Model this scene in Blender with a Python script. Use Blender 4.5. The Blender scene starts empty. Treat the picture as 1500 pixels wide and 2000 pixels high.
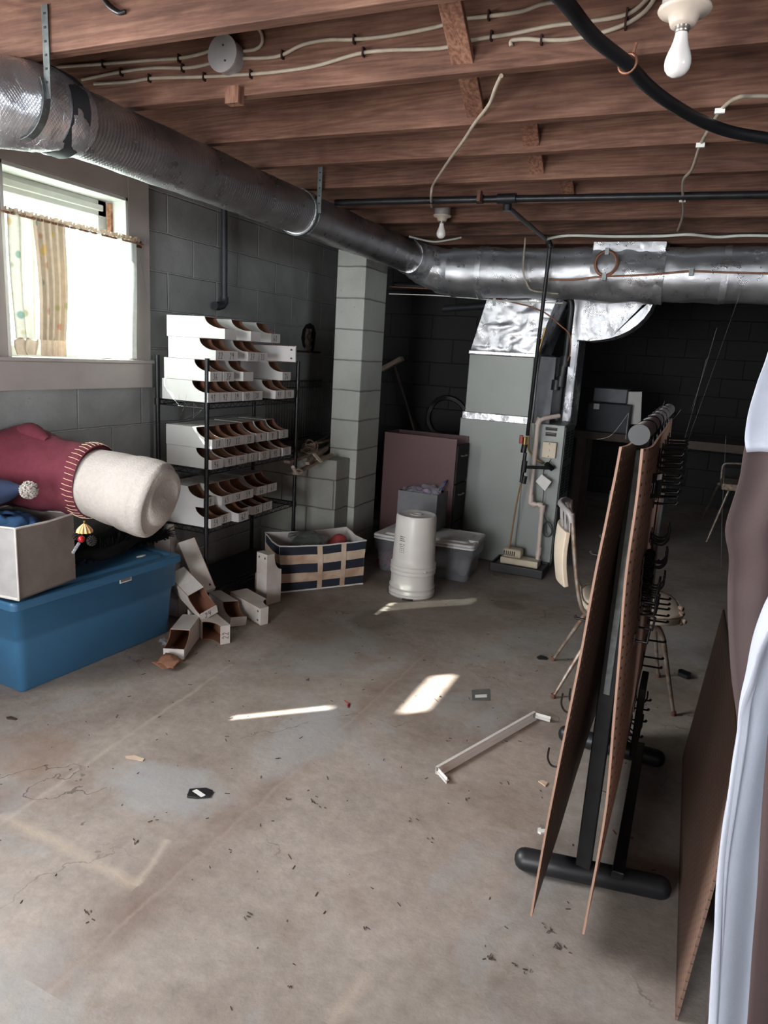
import bpy, math, random
from mathutils import Vector, Matrix, noise
random.seed(7)
S = bpy.context.scene
COL = S.collection
# ---------------------------------------------------------------- camera
F = 1385.0
R3 = Matrix(((0.91310734, -0.13917969, 0.38322838),
             (0.40354552, 0.1743627, -0.89819189),
             (0.05818934, 0.9747957, 0.21537721)))
CAM = Vector((0, 0, 1.5))
cd = bpy.data.cameras.new('camera')
cam = bpy.data.objects.new('camera', cd)
COL.objects.link(cam)
cam.matrix_world = Matrix.Translation(CAM) @ R3.to_4x4()
cd.sensor_fit = 'HORIZONTAL'
cd.sensor_width = 36
cd.lens = 36 * F / 1500
cd.clip_start = 0.02
S.camera = cam
# ---------------------------------------------------------------- light
S.view_settings.view_transform = 'Standard'
S.view_settings.look = 'None'
S.view_settings.gamma = 1
S.view_settings.use_curve_mapping = False
S.view_settings.exposure = 0.45
w = bpy.data.worlds.new('sky')
S.world = w
w.use_nodes = True
w.node_tree.nodes['Background'].inputs[0].default_value = (0.86, 0.94, 1.0, 1)
w.node_tree.nodes['Background'].inputs[1].default_value = 3.0


def lamp(name, kind, loc, direction, energy, color=(1, 1, 1), **kw):
    d = bpy.data.lights.new(name, kind)
    d.energy = energy
    d.color = color
    for k, v in kw.items():
        setattr(d, k, v)
    o = bpy.data.objects.new(name, d)
    COL.objects.link(o)
    o.location = loc
    o.rotation_euler = Vector(direction).to_track_quat('-Z', 'Y').to_euler()
    return o


SUN_EL = math.radians(40)
lamp('sun', 'SUN', (-6, -3, 6), (math.cos(SUN_EL) * .74, math.cos(SUN_EL) * .673, -math.sin(SUN_EL)), 36.0,
     (1.0, 0.95, 0.88), angle=math.radians(0.6))
# daylight outside the left windows, then two added fill lamps
lamp('daylight_window_far', 'AREA', (-3.75, 2.66, 1.95), (1, 0.0, -.12), 95, (0.86, 0.93, 1.0), shape='RECTANGLE', size=1.7, size_y=1.5)
lamp('daylight_window_near', 'AREA', (-3.12, 0.80, 1.90), (1, .12, -.30), 112, (0.97, 0.98, 1.0), shape='RECTANGLE', size=1.15, size_y=.95)
lamp('fill_lamp_side', 'AREA', (3.8, -1.0, 1.7), (-1, .25, -.1), 80, (0.86, 0.92, 1.0), shape='RECTANGLE', size=1.4, size_y=.9)  # unseen source at the right, added to brighten the left wall
lamp('fill_lamp_rear', 'AREA', (-1.3, -2.6, 1.25), (0.0, 1, -.12), 128, (0.98, 0.98, 1.0), shape='RECTANGLE', size=1.5, size_y=1.9)  # unseen source behind the camera, added as front fill

# ---------------------------------------------------------------- helpers


def P(px, py, x=None, y=None, z=None):
    v = R3 @ Vector((px - 750, 1000 - py, -F))
    if x is not None:
        t = (x - CAM.x) / v.x
    elif y is not None:
        t = (y - CAM.y) / v.y
    else:
        t = (z - CAM.z) / v.z
    return CAM + v * t


def rotm(ax, deg):
    return Matrix.Rotation(math.radians(deg), 4, ax)


ORG = {}


class MB:
    def __init__(self):
        self.v = []
        self.f = []
        self.m = []
        self.s = []

    def add(self, vs, fs, mi=0, smooth=False, M=None):
        b = len(self.v)
        for p in vs:
            p = Vector(p)
            self.v.append(M @ p if M else p)
        for f in fs:
            self.f.append([b + i for i in f])
            self.m.append(mi)
            self.s.append(smooth)
        return self

    def box(self, x0, x1, y0, y1, z0, z1, mi=0, M=None):
        vs = [(x0, y0, z0), (x1, y0, z0), (x1, y1, z0), (x0, y1, z0), (x0, y0, z1), (x1, y0, z1), (x1, y1, z1), (x0, y1, z1)]
        return self.add(vs, [(0, 3, 2, 1), (4, 5, 6, 7), (0, 1, 5, 4), (1, 2, 6, 5), (2, 3, 7, 6), (3, 0, 4, 7)], mi, False, M)

    def cbox(self, c, s, mi=0, M=None):
        return self.box(c[0] - s[0] / 2, c[0] + s[0] / 2, c[1] - s[1] / 2, c[1] + s[1] / 2, c[2] - s[2] / 2, c[2] + s[2] / 2, mi, M)

    def bar(self, a, b, w, t, mi=0, up=(0, 0, 1)):
        a = Vector(a); b = Vector(b)
        d = (b - a)
        L = d.length
        d.normalize()
        u = Vector(up)
        s = d.cross(u)
        if s.length < 1e-4:
            s = d.cross(Vector((1, 0, 0)))
        s.normalize()
        u = s.cross(d)
        M = Matrix((d, s, u)).transposed().to_4x4()
        M.translation = a
        return self.box(0, L, -w / 2, w / 2, -t / 2, t / 2, mi, M)

    def tube(self, pts, r, seg=10, mi=0, caps=True, closed=False, rad=None, squash=None):
        pts = [Vector(p) for p in pts]
        n = len(pts)
        rings = []
        prev = None
        for i, p in enumerate(pts):
            if closed:
                d = pts[(i + 1) % n] - pts[i - 1]
            else:
                d = pts[min(i + 1, n - 1)] - pts[max(i - 1, 0)]
            if d.length < 1e-9:
                d = Vector((0, 0, 1))
            d.normalize()
            if prev is None:
                u = d.orthogonal().normalized()
            else:
                u = prev - d * prev.dot(d)
                if u.length < 1e-6:
                    u = d.orthogonal()
                u.normalize()
            prev = u
            w_ = d.cross(u)
            rr = rad[i] if rad else r
            rings.append([p + (u * math.cos(2 * math.pi * k / seg) + w_ * math.sin(2 * math.pi * k / seg)) * rr for k in range(seg)])
        vs = [q for g in rings for q in g]
        fs = []
        for i in range(n if closed else n - 1):
            j = (i + 1) % n
            for k in range(seg):
                fs.append((i * seg + k, i * seg + (k + 1) % seg, j * seg + (k + 1) % seg, j * seg + k))
        self.add(vs, fs, mi, True)
        if caps and not closed:
            self.add(rings[0], [tuple(reversed(range(seg)))], mi)
            self.add(rings[-1], [tuple(range(seg))], mi)
        return self

    def lathe(self, prof, c=(0, 0, 0), seg=32, mi=0, M=None, smooth=True):
        T = Matrix.Translation(Vector(c))
        if M:
            T = T @ M
        vs = []
        for (r, z) in prof:
            for k in range(seg):
                a = 2 * math.pi * k / seg
                vs.append((r * math.cos(a), r * math.sin(a), z))
        fs = []
        for i in range(len(prof) - 1):
            for k in range(seg):
                fs.append((i * seg + k, i * seg + (k + 1) % seg, (i + 1) * seg + (k + 1) % seg, (i + 1) * seg + k))
        return self.add(vs, fs, mi, smooth, T)

    def grid(self, fn, nu, nv, mi=0, thick=0.0, closed_u=False):
        g = [[Vector(fn(i / nu, j / nv)) for j in range(nv + 1)] for i in range(nu + (0 if closed_u else 1))]
        NU = len(g)
        W = nv + 1
        vs = [p for row in g for p in row]
        fs = []
        for i in range(nu):
            for j in range(nv):
                i2 = (i + 1) % NU
                fs.append((i * W + j, i2 * W + j, i2 * W + j + 1, i * W + j + 1))
        self.add(vs, fs, mi, True)
        if thick:
            ns = []
            for i in range(NU):
                for j in range(W):
                    a = g[min(i + 1, NU - 1)][j] - g[max(i - 1, 0)][j]
                    b = g[i][min(j + 1, nv)] - g[i][max(j - 1, 0)]
                    nn = a.cross(b)
                    nn.normalize()
                    ns.append(g[i][j] - nn * thick)
            self.add(ns, [tuple(reversed(f)) for f in fs], mi, True)
            b0 = len(self.v) - 2 * NU * W
            n2 = NU * W
            ed = []
            for j in range(nv):
                ed += [(j, j + 1, j + 1 + n2, j + n2), ((NU - 1) * W + j, (NU - 1) * W + j + n2, (NU - 1) * W + j + 1 + n2, (NU - 1) * W + j + 1)]
            for i in range(NU - 1):
                ed += [(i * W, i * W + n2, (i + 1) * W + n2, (i + 1) * W), (i * W + nv, (i + 1) * W + nv, (i + 1) * W + nv + n2, i * W + nv + n2)]
            for f in ed:
                self.f.append([b0 + q for q in f]); self.m.append(mi); self.s.append(False)
        return self

    def prism(self, poly, y0, y1, mi=0, M=None, mside=None, mi1=None):
        """polygon in XZ extruded along Y"""
        n = len(poly)
        vs = [(x, y0, z) for x, z in poly] + [(x, y1, z) for x, z in poly]
        self.add(vs, [tuple(range(n))], mi, False, M)
        self.f.append([len(self.v) - 2 * n + n + i for i in reversed(range(n))]); self.m.append(mi if mi1 is None else mi1); self.s.append(False)
        b = len(self.v) - 2 * n
        for i in range(n):
            j = (i + 1) % n
            self.f.append([b + i, b + n + i, b + n + j, b + j]); self.m.append(mi if mside is None else mside); self.s.append(False)
        return self

    def build(self, name, mats, parent=None, bevel=0, seg=2, sub=0, solid=0, local=False, auto=None):
        me = bpy.data.meshes.new(name)
        if parent is not None:
            o0 = ORG.get(parent.name, Vector((0, 0, 0))) if not local else Vector((0, 0, 0))
        elif local:
            o0 = Vector((0, 0, 0))
        else:
            xs = [p.x for p in self.v]; ys = [p.y for p in self.v]; zs = [p.z for p in self.v]
            o0 = Vector(((min(xs) + max(xs)) / 2, (min(ys) + max(ys)) / 2, min(zs)))
        me.from_pydata([tuple(p - o0) for p in self.v], [], self.f)
        me.polygons.foreach_set('material_index', self.m)
        me.polygons.foreach_set('use_smooth', self.s)
        if not isinstance(mats, (list, tuple)):
            mats = [mats]
        for m in mats:
            me.materials.append(m)
        me.validate()
        me.update()
        o = bpy.data.objects.new(name, me)
        COL.objects.link(o)
        if parent is not None:
            o.parent = parent
        elif not local:
            o.location = o0
        ORG[o.name] = o0
        if solid:
            md = o.modifiers.new('solid', 'SOLIDIFY'); md.thickness = solid; md.offset = 0
        if bevel:
            md = o.modifiers.new('bevel', 'BEVEL'); md.width = bevel; md.segments = seg; md.limit_method = 'ANGLE'
            md.angle_limit = math.radians(40)
        if sub:
            md = o.modifiers.new('sub', 'SUBSURF'); md.levels = sub; md.render_levels = sub
        return o


def tag(o, label=None, cat=None, group=None, kind=None):
    if label: o['label'] = label
    if cat: o['category'] = cat
    if group: o['group'] = group
    if kind: o['kind'] = kind
    return o


def empty(name, loc, label, cat, group=None, rz=0):
    o = bpy.data.objects.new(name, None)
    COL.objects.link(o)
    o.location = loc
    o.rotation_euler = (0, 0, rz)
    o.empty_display_size = .05
    ORG[o.name] = Vector(loc)
    tag(o, label, cat, group)
    return o


def copy_tree(o, parent=None):
    c = o.copy()
    COL.objects.link(c)
    c.parent = parent
    for ch in list(o.children):
        copy_tree(ch, c)
    return c


def smooth_path(pts, n=8):
    pts = [Vector(p) for p in pts]
    out = []
    for i in range(len(pts) - 1):
        p0 = pts[max(i - 1, 0)]; p1 = pts[i]; p2 = pts[i + 1]; p3 = pts[min(i + 2, len(pts) - 1)]
        for k in range(n):
            t = k / n
            out.append(0.5 * ((2 * p1) + (p2 - p0) * t + (2 * p0 - 5 * p1 + 4 * p2 - p3) * t * t + (3 * p1 - p0 - 3 * p2 + p3) * t ** 3))
    out.append(pts[-1])
    return out


# ---------------------------------------------------------------- materials
def srgb(c):
    return tuple(((v / 255) / 12.92 if v / 255 < .04045 else ((v / 255 + .055) / 1.055) ** 2.4) for v in c) + (1,)


class NT:
    def __init__(self, name):
        self.mat = bpy.data.materials.new(name)
        self.mat.use_nodes = True
        self.t = self.mat.node_tree
        self.b = self.t.nodes['Principled BSDF']
        self.out = self.t.nodes['Material Output']

    def n(self, kind, **kw):
        nd = self.t.nodes.new(kind)
        for k, v in kw.items():
            if k.startswith('_'):
                setattr(nd, k[1:], v)
            else:
                nd.inputs[k.replace('__', ' ')].default_value = v
        return nd

    def l(self, a, b):
        self.t.links.new(a, b)

    def coord(self, world=False, scale=(1, 1, 1)):
        if world:
            s = self.n('ShaderNodeNewGeometry').outputs['Position']
        else:
            s = self.n('ShaderNodeTexCoord').outputs['Object']
        mp = self.n('ShaderNodeMapping')
        mp.inputs['Scale'].default_value = scale
        self.l(s, mp.inputs['Vector'])
        return mp.outputs[0]

    def noise(self, vec, scale, detail=4, rough=.55, dist=0):
        nd = self.n('ShaderNodeTexNoise', Scale=scale, Detail=detail, Roughness=rough, Distortion=dist)
        self.l(vec, nd.inputs['Vector'])
        return nd.outputs['Fac']

    def ramp(self, fac, stops):
        r = self.n('ShaderNodeValToRGB')
        e = r.color_ramp.elements
        while len(e) < len(stops):
            e.new(0.5)
        for k, (p, c) in enumerate(stops):
            e[k].position = p
            e[k].color = c if len(c) == 4 else tuple(c) + (1,)
        self.l(fac, r.inputs[0])
        return r.outputs[0]

    def mix(self, fac, a, b, mode='MIX'):
        m = self.n('ShaderNodeMix', _data_type='RGBA', _blend_type=mode)
        for src, idx in ((fac, 0), (a, 6), (b, 7)):
            if hasattr(src, 'links') or hasattr(src, 'is_linked'):
                self.l(src, m.inputs[idx])
            else:
                m.inputs[idx].default_value = src
        return m.outputs[2]

    def math(self, op, a, b=0.0, c=None):
        m = self.n('ShaderNodeMath', _operation=op)
        for i, s in enumerate((a, b, c)):
            if s is None: continue
            if isinstance(s, (int, float)):
                m.inputs[i].default_value = s
            else:
                self.l(s, m.inputs[i])
        return m.outputs[0]

    def bump(self, h, strength=.3, dist=.01, prev=None):
        b = self.n('ShaderNodeBump', Strength=strength, Distance=dist)
        self.l(h, b.inputs['Height'])
        if prev is not None:
            self.l(prev, b.inputs['Normal'])
        self.l(b.outputs[0], self.b.inputs['Normal'])
        return b.outputs[0]


def mk(name, col, rough=.6, metal=0, var=.12, scale=14, bump=0, bscale=60, spec=.5, world=False, trans=0, alpha=1, col2=None, emit=None):
    k = NT(name)
    v = k.coord(world)
    c = srgb(col)
    if col2 is None:
        a = tuple(q * (1 - var) for q in c[:3]) + (1,)
        b = tuple(min(1, q * (1 + var)) for q in c[:3]) + (1,)
    else:
        a, b = c, srgb(col2)
    f = k.noise(v, scale, 5)
    k.l(k.ramp(f, [(.32, a), (.68, b)]), k.b.inputs['Base Color'])
    k.b.inputs['Roughness'].default_value = rough
    k.b.inputs['Metallic'].default_value = metal
    k.b.inputs['Specular IOR Level'].default_value = spec
    if trans: k.b.inputs['Transmission Weight'].default_value = trans
    if alpha < 1: k.b.inputs['Alpha'].default_value = alpha
    if bump:
        k.bump(k.noise(v, bscale, 4), bump, .004)
    return k.mat


def mat_floor():
    k = NT('floor_concrete')
    v = k.coord(True)
    base = k.ramp(k.noise(v, 1.6, 8, .62, .3), [(.3, srgb((122, 110, 101))), (.5, srgb((149, 140, 132))), (.7, srgb((166, 157, 149)))])
    fine = k.ramp(k.noise(v, 22, 8, .7), [(.3, (.78, .77, .76)), (.7, (1.12, 1.1, 1.08))])
    c = k.mix(1.0, base, fine, 'MULTIPLY')
    # grey-blue paint residue patches
    pm = k.ramp(k.noise(v, 1.1, 7, .66, .6), [(.53, (0, 0, 0)), (.62, (1, 1, 1))])
    c = k.mix(k.math('MULTIPLY', pm, .55), c, srgb((150, 152, 152)))
    # rusty and damp stains
    v2 = k.coord(True, (1, 1, 1))
    st = k.ramp(k.noise(v2, 2.3, 5, .6, .2), [(.57, (0, 0, 0)), (.72, (1, 1, 1))])
    c = k.mix(k.math('MULTIPLY', st, .5), c, srgb((116, 92, 76)))
    sep = k.n('ShaderNodeSeparateXYZ')
    k.l(k.n('ShaderNodeNewGeometry').outputs['Position'], sep.inputs[0])
    X, Y = sep.outputs[0], sep.outputs[1]
    # brown stained zone around the shelving and boxes (x<-1.2,y>2.6)
    zone = k.math('MULTIPLY', k.math('SMOOTH_MIN', k.math('MULTIPLY', k.math('ADD', Y, -2.3), .7), 1.0, .3),
                  k.math('SMOOTH_MIN', k.math('MULTIPLY', k.math('ADD', k.math('MULTIPLY', X, -1), 0.1), .7), 1.0, .3))
    zone = k.math('MAXIMUM', k.math('MINIMUM', zone, 1.0), 0.0)
    zn = k.math('MULTIPLY', zone, k.ramp(k.noise(v, 3.1, 8, .7, .5), [(.38, (0, 0, 0)), (.62, (1, 1, 1))]))
    c = k.mix(k.math('MULTIPLY', zn, .38), c, srgb((96, 76, 62)))

    # saw-cut joints: pale scraped lines with a darker smear beside
    def line(x0, y0, x1, y1, wd, col, amt, soft=.02):
        nonlocal c
        dx, dy = x1 - x0, y1 - y0
        L = math.hypot(dx, dy)
        nx, ny = -dy / L, dx / L
        d = k.math('ADD', k.math('ADD', k.math('MULTIPLY', X, nx), k.math('MULTIPLY', Y, ny)), -(x0 * nx + y0 * ny))
        jit = k.math('MULTIPLY', k.math('ADD', k.noise(v, 9, 4), -.5), .05)
        d = k.math('ABSOLUTE', k.math('ADD', d, jit))
        t = k.math('ADD', k.math('ADD', k.math('MULTIPLY', X, dx / L), k.math('MULTIPLY', Y, dy / L)), -(x0 * dx / L + y0 * dy / L))
        m = k.math('SUBTRACT', 1.0, k.math('MINIMUM', k.math('DIVIDE', d, wd), 1.0))
        m = k.math('MULTIPLY', m, k.math('GREATER_THAN', t, 0.0))
        m = k.math('MULTIPLY', m, k.math('LESS_THAN', t, L))
        m = k.math('MULTIPLY', m, k.ramp(k.noise(v, 5, 4), [(.3, (.25, .25, .25)), (.6, (1, 1, 1))]))
        c = k.mix(k.math('MULTIPLY', m, amt), c, srgb(col))
    a = P(690, 1398, z=0); b = P(400, 1655, z=0)
    a2 = a + (a - b) * .8; b2 = b + (b - a) * .6
    line(a2.x, a2.y, b2.x, b2.y, .09, (112, 88, 76), .55)
    line(a2.x + .012, a2.y, b2.x + .012, b2.y, .012, (180, 168, 154), .25)
    a = P(320, 1390, z=0); b = P(110, 1535, z=0)
    a2 = a + (a - b) * .9; b2 = b + (b - a) * .6
    line(a2.x, a2.y, b2.x, b2.y, .015, (186, 174, 160), .45)
    a = P(0, 1590, z=0); b = P(270, 1730, z=0)
    line(a.x, a.y, b.x, b.y, .03, (188, 172, 152), .5)
    a = P(265, 1730, z=0); b = P(330, 1640, z=0)
    line(a.x, a.y, b.x, b.y, .02, (186, 172, 156), .5)
    a = P(640, 2000, z=0); b = P(720, 1900, z=0)
    line(a.x, a.y, b.x, b.y, .03, (180, 162, 146), .5)
    def spot(u, v, rx, ry, col, amt, edge=.35):
        nonlocal c
        p = P(u, v, z=0)
        dx = k.math('DIVIDE', k.math('ADD', X, -p.x), rx); dy = k.math('DIVIDE', k.math('ADD', Y, -p.y), ry)
        d = k.math('SQRT', k.math('ADD', k.math('MULTIPLY', dx, dx), k.math('MULTIPLY', dy, dy)))
        d = k.math('ADD', d, k.math('MULTIPLY', k.math('ADD', k.noise(v_, 6, 6, .7), -.5), 1.3))
        m = k.math('MINIMUM', k.math('MAXIMUM', k.math('DIVIDE', k.math('SUBTRACT', 1.0, d), edge), 0.0), 1.0)
        c = k.mix(k.math('MULTIPLY', m, amt), c, srgb(col))
    v_ = v
    spot(735, 1212, .17, .20, (98, 84, 76), .6)
    spot(995, 1183, .12, .10, (92, 72, 60), .6)
    spot(600, 1225, .30, .22, (116, 96, 82), .45)
    spot(860, 1200, .5, .22, (124, 107, 95), .3)
    spot(330, 1540, .26, .16, (156, 158, 158), .55)
    spot(600, 1440, .16, .34, (158, 160, 160), .5)
    spot(60, 1470, .22, .16, (132, 104, 84), .4)
    # fine cracks
    vo = k.n('ShaderNodeTexVoronoi', _feature='DISTANCE_TO_EDGE', Scale=.9)
    vd = k.n('ShaderNodeVectorMath', _operation='ADD')
    k.l(v, vd.inputs[0])
    nz = k.n('ShaderNodeTexNoise', Scale=3.0, Detail=6.0)
    k.l(v, nz.inputs['Vector'])
    k.l(nz.outputs['Color'], vd.inputs[1])
    k.l(vd.outputs[0], vo.inputs['Vector'])
    cr = k.math('LESS_THAN', vo.outputs['Distance'], .004)
    cr = k.math('MULTIPLY', cr, k.ramp(k.noise(v, 1.2, 3), [(.5, (0, 0, 0)), (.58, (1, 1, 1))]))
    c = k.mix(k.math('MULTIPLY', cr, .6), c, srgb((60, 46, 38)))
    # specks
    sp = k.ramp(k.noise(v, 75, 3, .6), [(.70, (0, 0, 0)), (.74, (1, 1, 1))])
    c = k.mix(k.math('MULTIPLY', sp, .5), c, srgb((84, 68, 58)))
    k.l(c, k.b.inputs['Base Color'])
    k.l(k.ramp(k.noise(v, 3, 5), [(.3, (.5, .5, .5)), (.7, (.8, .8, .8))]), k.b.inputs['Roughness'])
    k.b.inputs['Specular IOR Level'].default_value = .35
    k.bump(k.noise(v, 30, 8, .7), .25, .01)
    return k.mat


def mat_block(name, c1, c2, mort, axis='Y', off=(0, 0), bw=.42, row=.21, stain=.25):
    k = NT(name)
    sep = k.n('ShaderNodeSeparateXYZ')
    k.l(k.n('ShaderNodeNewGeometry').outputs['Position'], sep.inputs[0])
    com = k.n('ShaderNodeCombineXYZ')
    if axis == 'Y':
        k.l(k.math('ADD', sep.outputs[1], off[0]), com.inputs[0])
    elif axis == 'X':
        k.l(k.math('ADD', sep.outputs[0], off[0]), com.inputs[0])
    else:
        k.l(k.math('ADD', k.math('ADD', sep.outputs[0], sep.outputs[1]), off[0]), com.inputs[0])
    k.l(k.math('ADD', sep.outputs[2], off[1]), com.inputs[1])
    v = k.coord(True)
    # wobble
    wn = k.n('ShaderNodeTexNoise', Scale=6.0, Detail=3.0)
    k.l(v, wn.inputs['Vector'])
    sc = k.n('ShaderNodeVectorMath', _operation='SCALE')
    k.l(wn.outputs['Color'], sc.inputs[0])
    sc.inputs['Scale'].default_value = .014
    ad = k.n('ShaderNodeVectorMath', _operation='ADD')
    k.l(com.outputs[0], ad.inputs[0]); k.l(sc.outputs[0], ad.inputs[1])
    br = k.n('ShaderNodeTexBrick', Scale=1.0, _offset=.5)
    br.inputs['Mortar Size'].default_value = .006
    br.inputs['Mortar Smooth'].default_value = .8
    br.inputs['Brick Width'].default_value = bw
    br.inputs['Row Height'].default_value = row
    br.inputs['Color1'].default_value = srgb(c1)
    br.inputs['Color2'].default_value = srgb(c2)
    br.inputs['Mortar'].default_value = srgb(mort)
    k.l(ad.outputs[0], br.inputs['Vector'])
    va = k.ramp(k.noise(v, 2.2, 7, .65, .4), [(.3, (1 - stain, 1 - stain, 1 - stain)), (.7, (1.1, 1.1, 1.1))])
    c = k.mix(1.0, br.outputs['Color'], va, 'MULTIPLY')
    sp = k.ramp(k.noise(v, 45, 4, .6), [(.66, (0, 0, 0)), (.72, (1, 1, 1))])
    c = k.mix(k.math('MULTIPLY', sp, .4), c, srgb(tuple(q * .6 for q in c1)))
    k.l(c, k.b.inputs['Base Color'])
    k.b.inputs['Roughness'].default_value = .75
    b1 = k.bump(k.math('MULTIPLY', br.outputs['Fac'], -1), .9, .01)
    b2 = k.n('ShaderNodeBump', Strength=.25, Distance=.004)
    k.l(k.noise(v, 80, 4, .7), b2.inputs['Height'])
    k.l(b1, b2.inputs['Normal'])
    k.l(b2.outputs[0], k.b.inputs['Normal'])
    return k.mat


def mat_wood(name, dark, mid, light, along='X', sc=1.0, knots=True, rough=.7):
    k = NT(name)
    st = {'X': (.35, 5, 5), 'Y': (5, .35, 5), 'Z': (5, 5, .35)}[along]
    tc = k.n('ShaderNodeTexCoord')
    oi = k.n('ShaderNodeObjectInfo')
    ad = k.n('ShaderNodeVectorMath', _operation='ADD')
    geo = k.n('ShaderNodeNewGeometry')
    k.l(geo.outputs['Position'], ad.inputs[0])
    sc_ = k.n('ShaderNodeVectorMath', _operation='SCALE')
    cx = k.n('ShaderNodeCombineXYZ')
    k.l(oi.outputs['Random'], cx.inputs[0]); k.l(oi.outputs['Random'], cx.inputs[1]); k.l(oi.outputs['Random'], cx.inputs[2])
    k.l(cx.outputs[0], sc_.inputs[0]); sc_.inputs['Scale'].default_value = 17.0
    k.l(sc_.outputs[0], ad.inputs[1])
    mp = k.n('ShaderNodeMapping')
    mp.inputs['Scale'].default_value = st
    k.l(ad.outputs[0], mp.inputs['Vector'])
    v = mp.outputs[0]
    big = k.noise(v, 1.1 * sc, 3, .5, .8)
    # growth rings: stretch contour bands of a slow noise
    rings = k.math('FRACT', k.math('MULTIPLY', big, 16.0))
    rings = k.math('ABSOLUTE', k.math('ADD', k.math('MULTIPLY', rings, 2.0), -1.0))
    g = k.noise(v, 16 * sc, 5, .65)
    f = k.math('ADD', k.math('MULTIPLY', rings, .15), k.math('MULTIPLY', g, .85))
    c = k.ramp(f, [(.36, srgb(dark)), (.50, srgb(mid)), (.62, srgb(light))])
    lo = k.ramp(k.noise(ad.outputs[0], 1.9, 6, .65), [(.36, (.60, .57, .56)), (.6, (1.08, 1.08, 1.08))])
    c = k.mix(1.0, c, lo, 'MULTIPLY')
    if knots:
        mp2 = k.n('ShaderNodeMapping')
        mp2.inputs['Scale'].default_value = {'X': (1.6, 4, 4), 'Y': (4, 1.6, 4), 'Z': (4, 4, 1.6)}[along]
        k.l(ad.outputs[0], mp2.inputs['Vector'])
        vo = k.n('ShaderNodeTexVoronoi', Scale=1.15)
        k.l(mp2.outputs[0], vo.inputs['Vector'])
        kn = k.ramp(vo.outputs['Distance'], [(.06, (1, 1, 1)), (.13, (0, 0, 0))])
        c = k.mix(k.math('MULTIPLY', kn, .75), c, srgb(tuple(q * .55 for q in dark)))
    k.l(c, k.b.inputs['Base Color'])
    k.b.inputs['Roughness'].default_value = rough
    k.b.inputs['Specular IOR Level'].default_value = .25
    k.bump(g, .25, .004)
    return k.mat


def mat_foil(name, col=(196, 198, 202), rough=.3, cr=1.0, grid=True, metal=.85, ribs=False):
    k = NT(name)
    v = k.coord(True)
    k.l(k.ramp(k.noise(v, 4, 4), [(.3, srgb(tuple(q * .8 for q in col))), (.7, srgb(col))]), k.b.inputs['Base Color'])
    k.b.inputs['Metallic'].default_value = metal
    k.l(k.ramp(k.noise(v, 12, 4), [(.3, (rough * .8,) * 3), (.7, (rough * 1.4,) * 3)]), k.b.inputs['Roughness'])
    wp = k.n('ShaderNodeTexNoise', Scale=7.0, Detail=3.0)
    k.l(v, wp.inputs['Vector'])
    ad = k.n('ShaderNodeVectorMath', _operation='MULTIPLY_ADD')
    k.l(wp.outputs['Color'], ad.inputs[0]); ad.inputs[1].default_value = (.12, .12, .12); k.l(v, ad.inputs[2])
    mp = k.n('ShaderNodeMapping'); mp.inputs['Scale'].default_value = (1.0, 1.0, .45); mp.inputs['Rotation'].default_value = (.3, .2, .4)
    k.l(ad.outputs[0], mp.inputs['Vector'])
    def facet(scale, amt):
        vo = k.n('ShaderNodeTexVoronoi', _feature='F1', Scale=scale); k.l(mp.outputs[0], vo.inputs['Vector'])
        df = k.n('ShaderNodeVectorMath', _operation='SUBTRACT'); k.l(mp.outputs[0], df.inputs[0]); k.l(vo.outputs['Position'], df.inputs[1])
        cc = k.n('ShaderNodeVectorMath', _operation='SUBTRACT'); k.l(vo.outputs['Color'], cc.inputs[0]); cc.inputs[1].default_value = (.5, .5, .5)
        dt = k.n('ShaderNodeVectorMath', _operation='DOT_PRODUCT'); k.l(df.outputs[0], dt.inputs[0]); k.l(cc.outputs[0], dt.inputs[1])
        return k.math('MULTIPLY', dt.outputs['Value'], amt)
    h = k.math('ADD', facet(13.0, 26 * cr), facet(38.0, 22 * cr))
    h = k.math('ADD', h, k.math('MULTIPLY', k.noise(v, 30, 3), .35 * cr))
    if ribs:
        sp = k.n('ShaderNodeSeparateXYZ'); k.l(v, sp.inputs[0])
        h = k.math('ADD', h, k.math('MULTIPLY', k.math('SINE', k.math('MULTIPLY', k.math('ADD', sp.outputs[1], k.math('MULTIPLY', k.noise(v, 5, 2), .02)), 420)), .05))
    if grid:
        sep = k.n('ShaderNodeSeparateXYZ'); k.l(v, sep.inputs[0])
        a = k.math('ADD', sep.outputs[0], sep.outputs[1])
        a1 = k.math('SINE', k.math('MULTIPLY', k.math('ADD', a, sep.outputs[2]), 260))
        a2 = k.math('SINE', k.math('MULTIPLY', k.math('SUBTRACT', a, sep.outputs[2]), 260))
        gg = k.math('MAXIMUM', k.math('POWER', k.math('ABSOLUTE', a1), 14), k.math('POWER', k.math('ABSOLUTE', a2), 14))
        h = k.math('ADD', h, k.math('MULTIPLY', gg, .05))
    k.bump(h, .55, .012)
    return k.mat


WOFF = 0.015
M = {}
M['floor'] = mat_floor()
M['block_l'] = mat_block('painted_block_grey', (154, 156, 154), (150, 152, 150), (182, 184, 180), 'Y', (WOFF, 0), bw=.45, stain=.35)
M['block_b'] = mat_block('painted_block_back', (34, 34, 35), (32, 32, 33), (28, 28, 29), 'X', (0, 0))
M['column'] = mat_block('pillar_block_pale', (184, 188, 180), (176, 180, 172), (158, 158, 150), 'XY', (.37, .01), bw=7.3, stain=.2)
M['ledge'] = mat_block('ledge_block', (164, 165, 157), (160, 161, 153), (140, 138, 130), 'XY', (.2, .0))
M['joist'] = mat_wood('joist_pine', (96, 67, 55), (112, 80, 66), (126, 94, 78), 'X')
M['joist_dark'] = mat_wood('sill_beam_wood', (62, 42, 34), (84, 58, 46), (98, 70, 56), 'X')
M['subfloor'] = mat_wood('subfloor_board', (70, 48, 38), (94, 66, 52), (112, 82, 66), 'Y')
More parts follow.
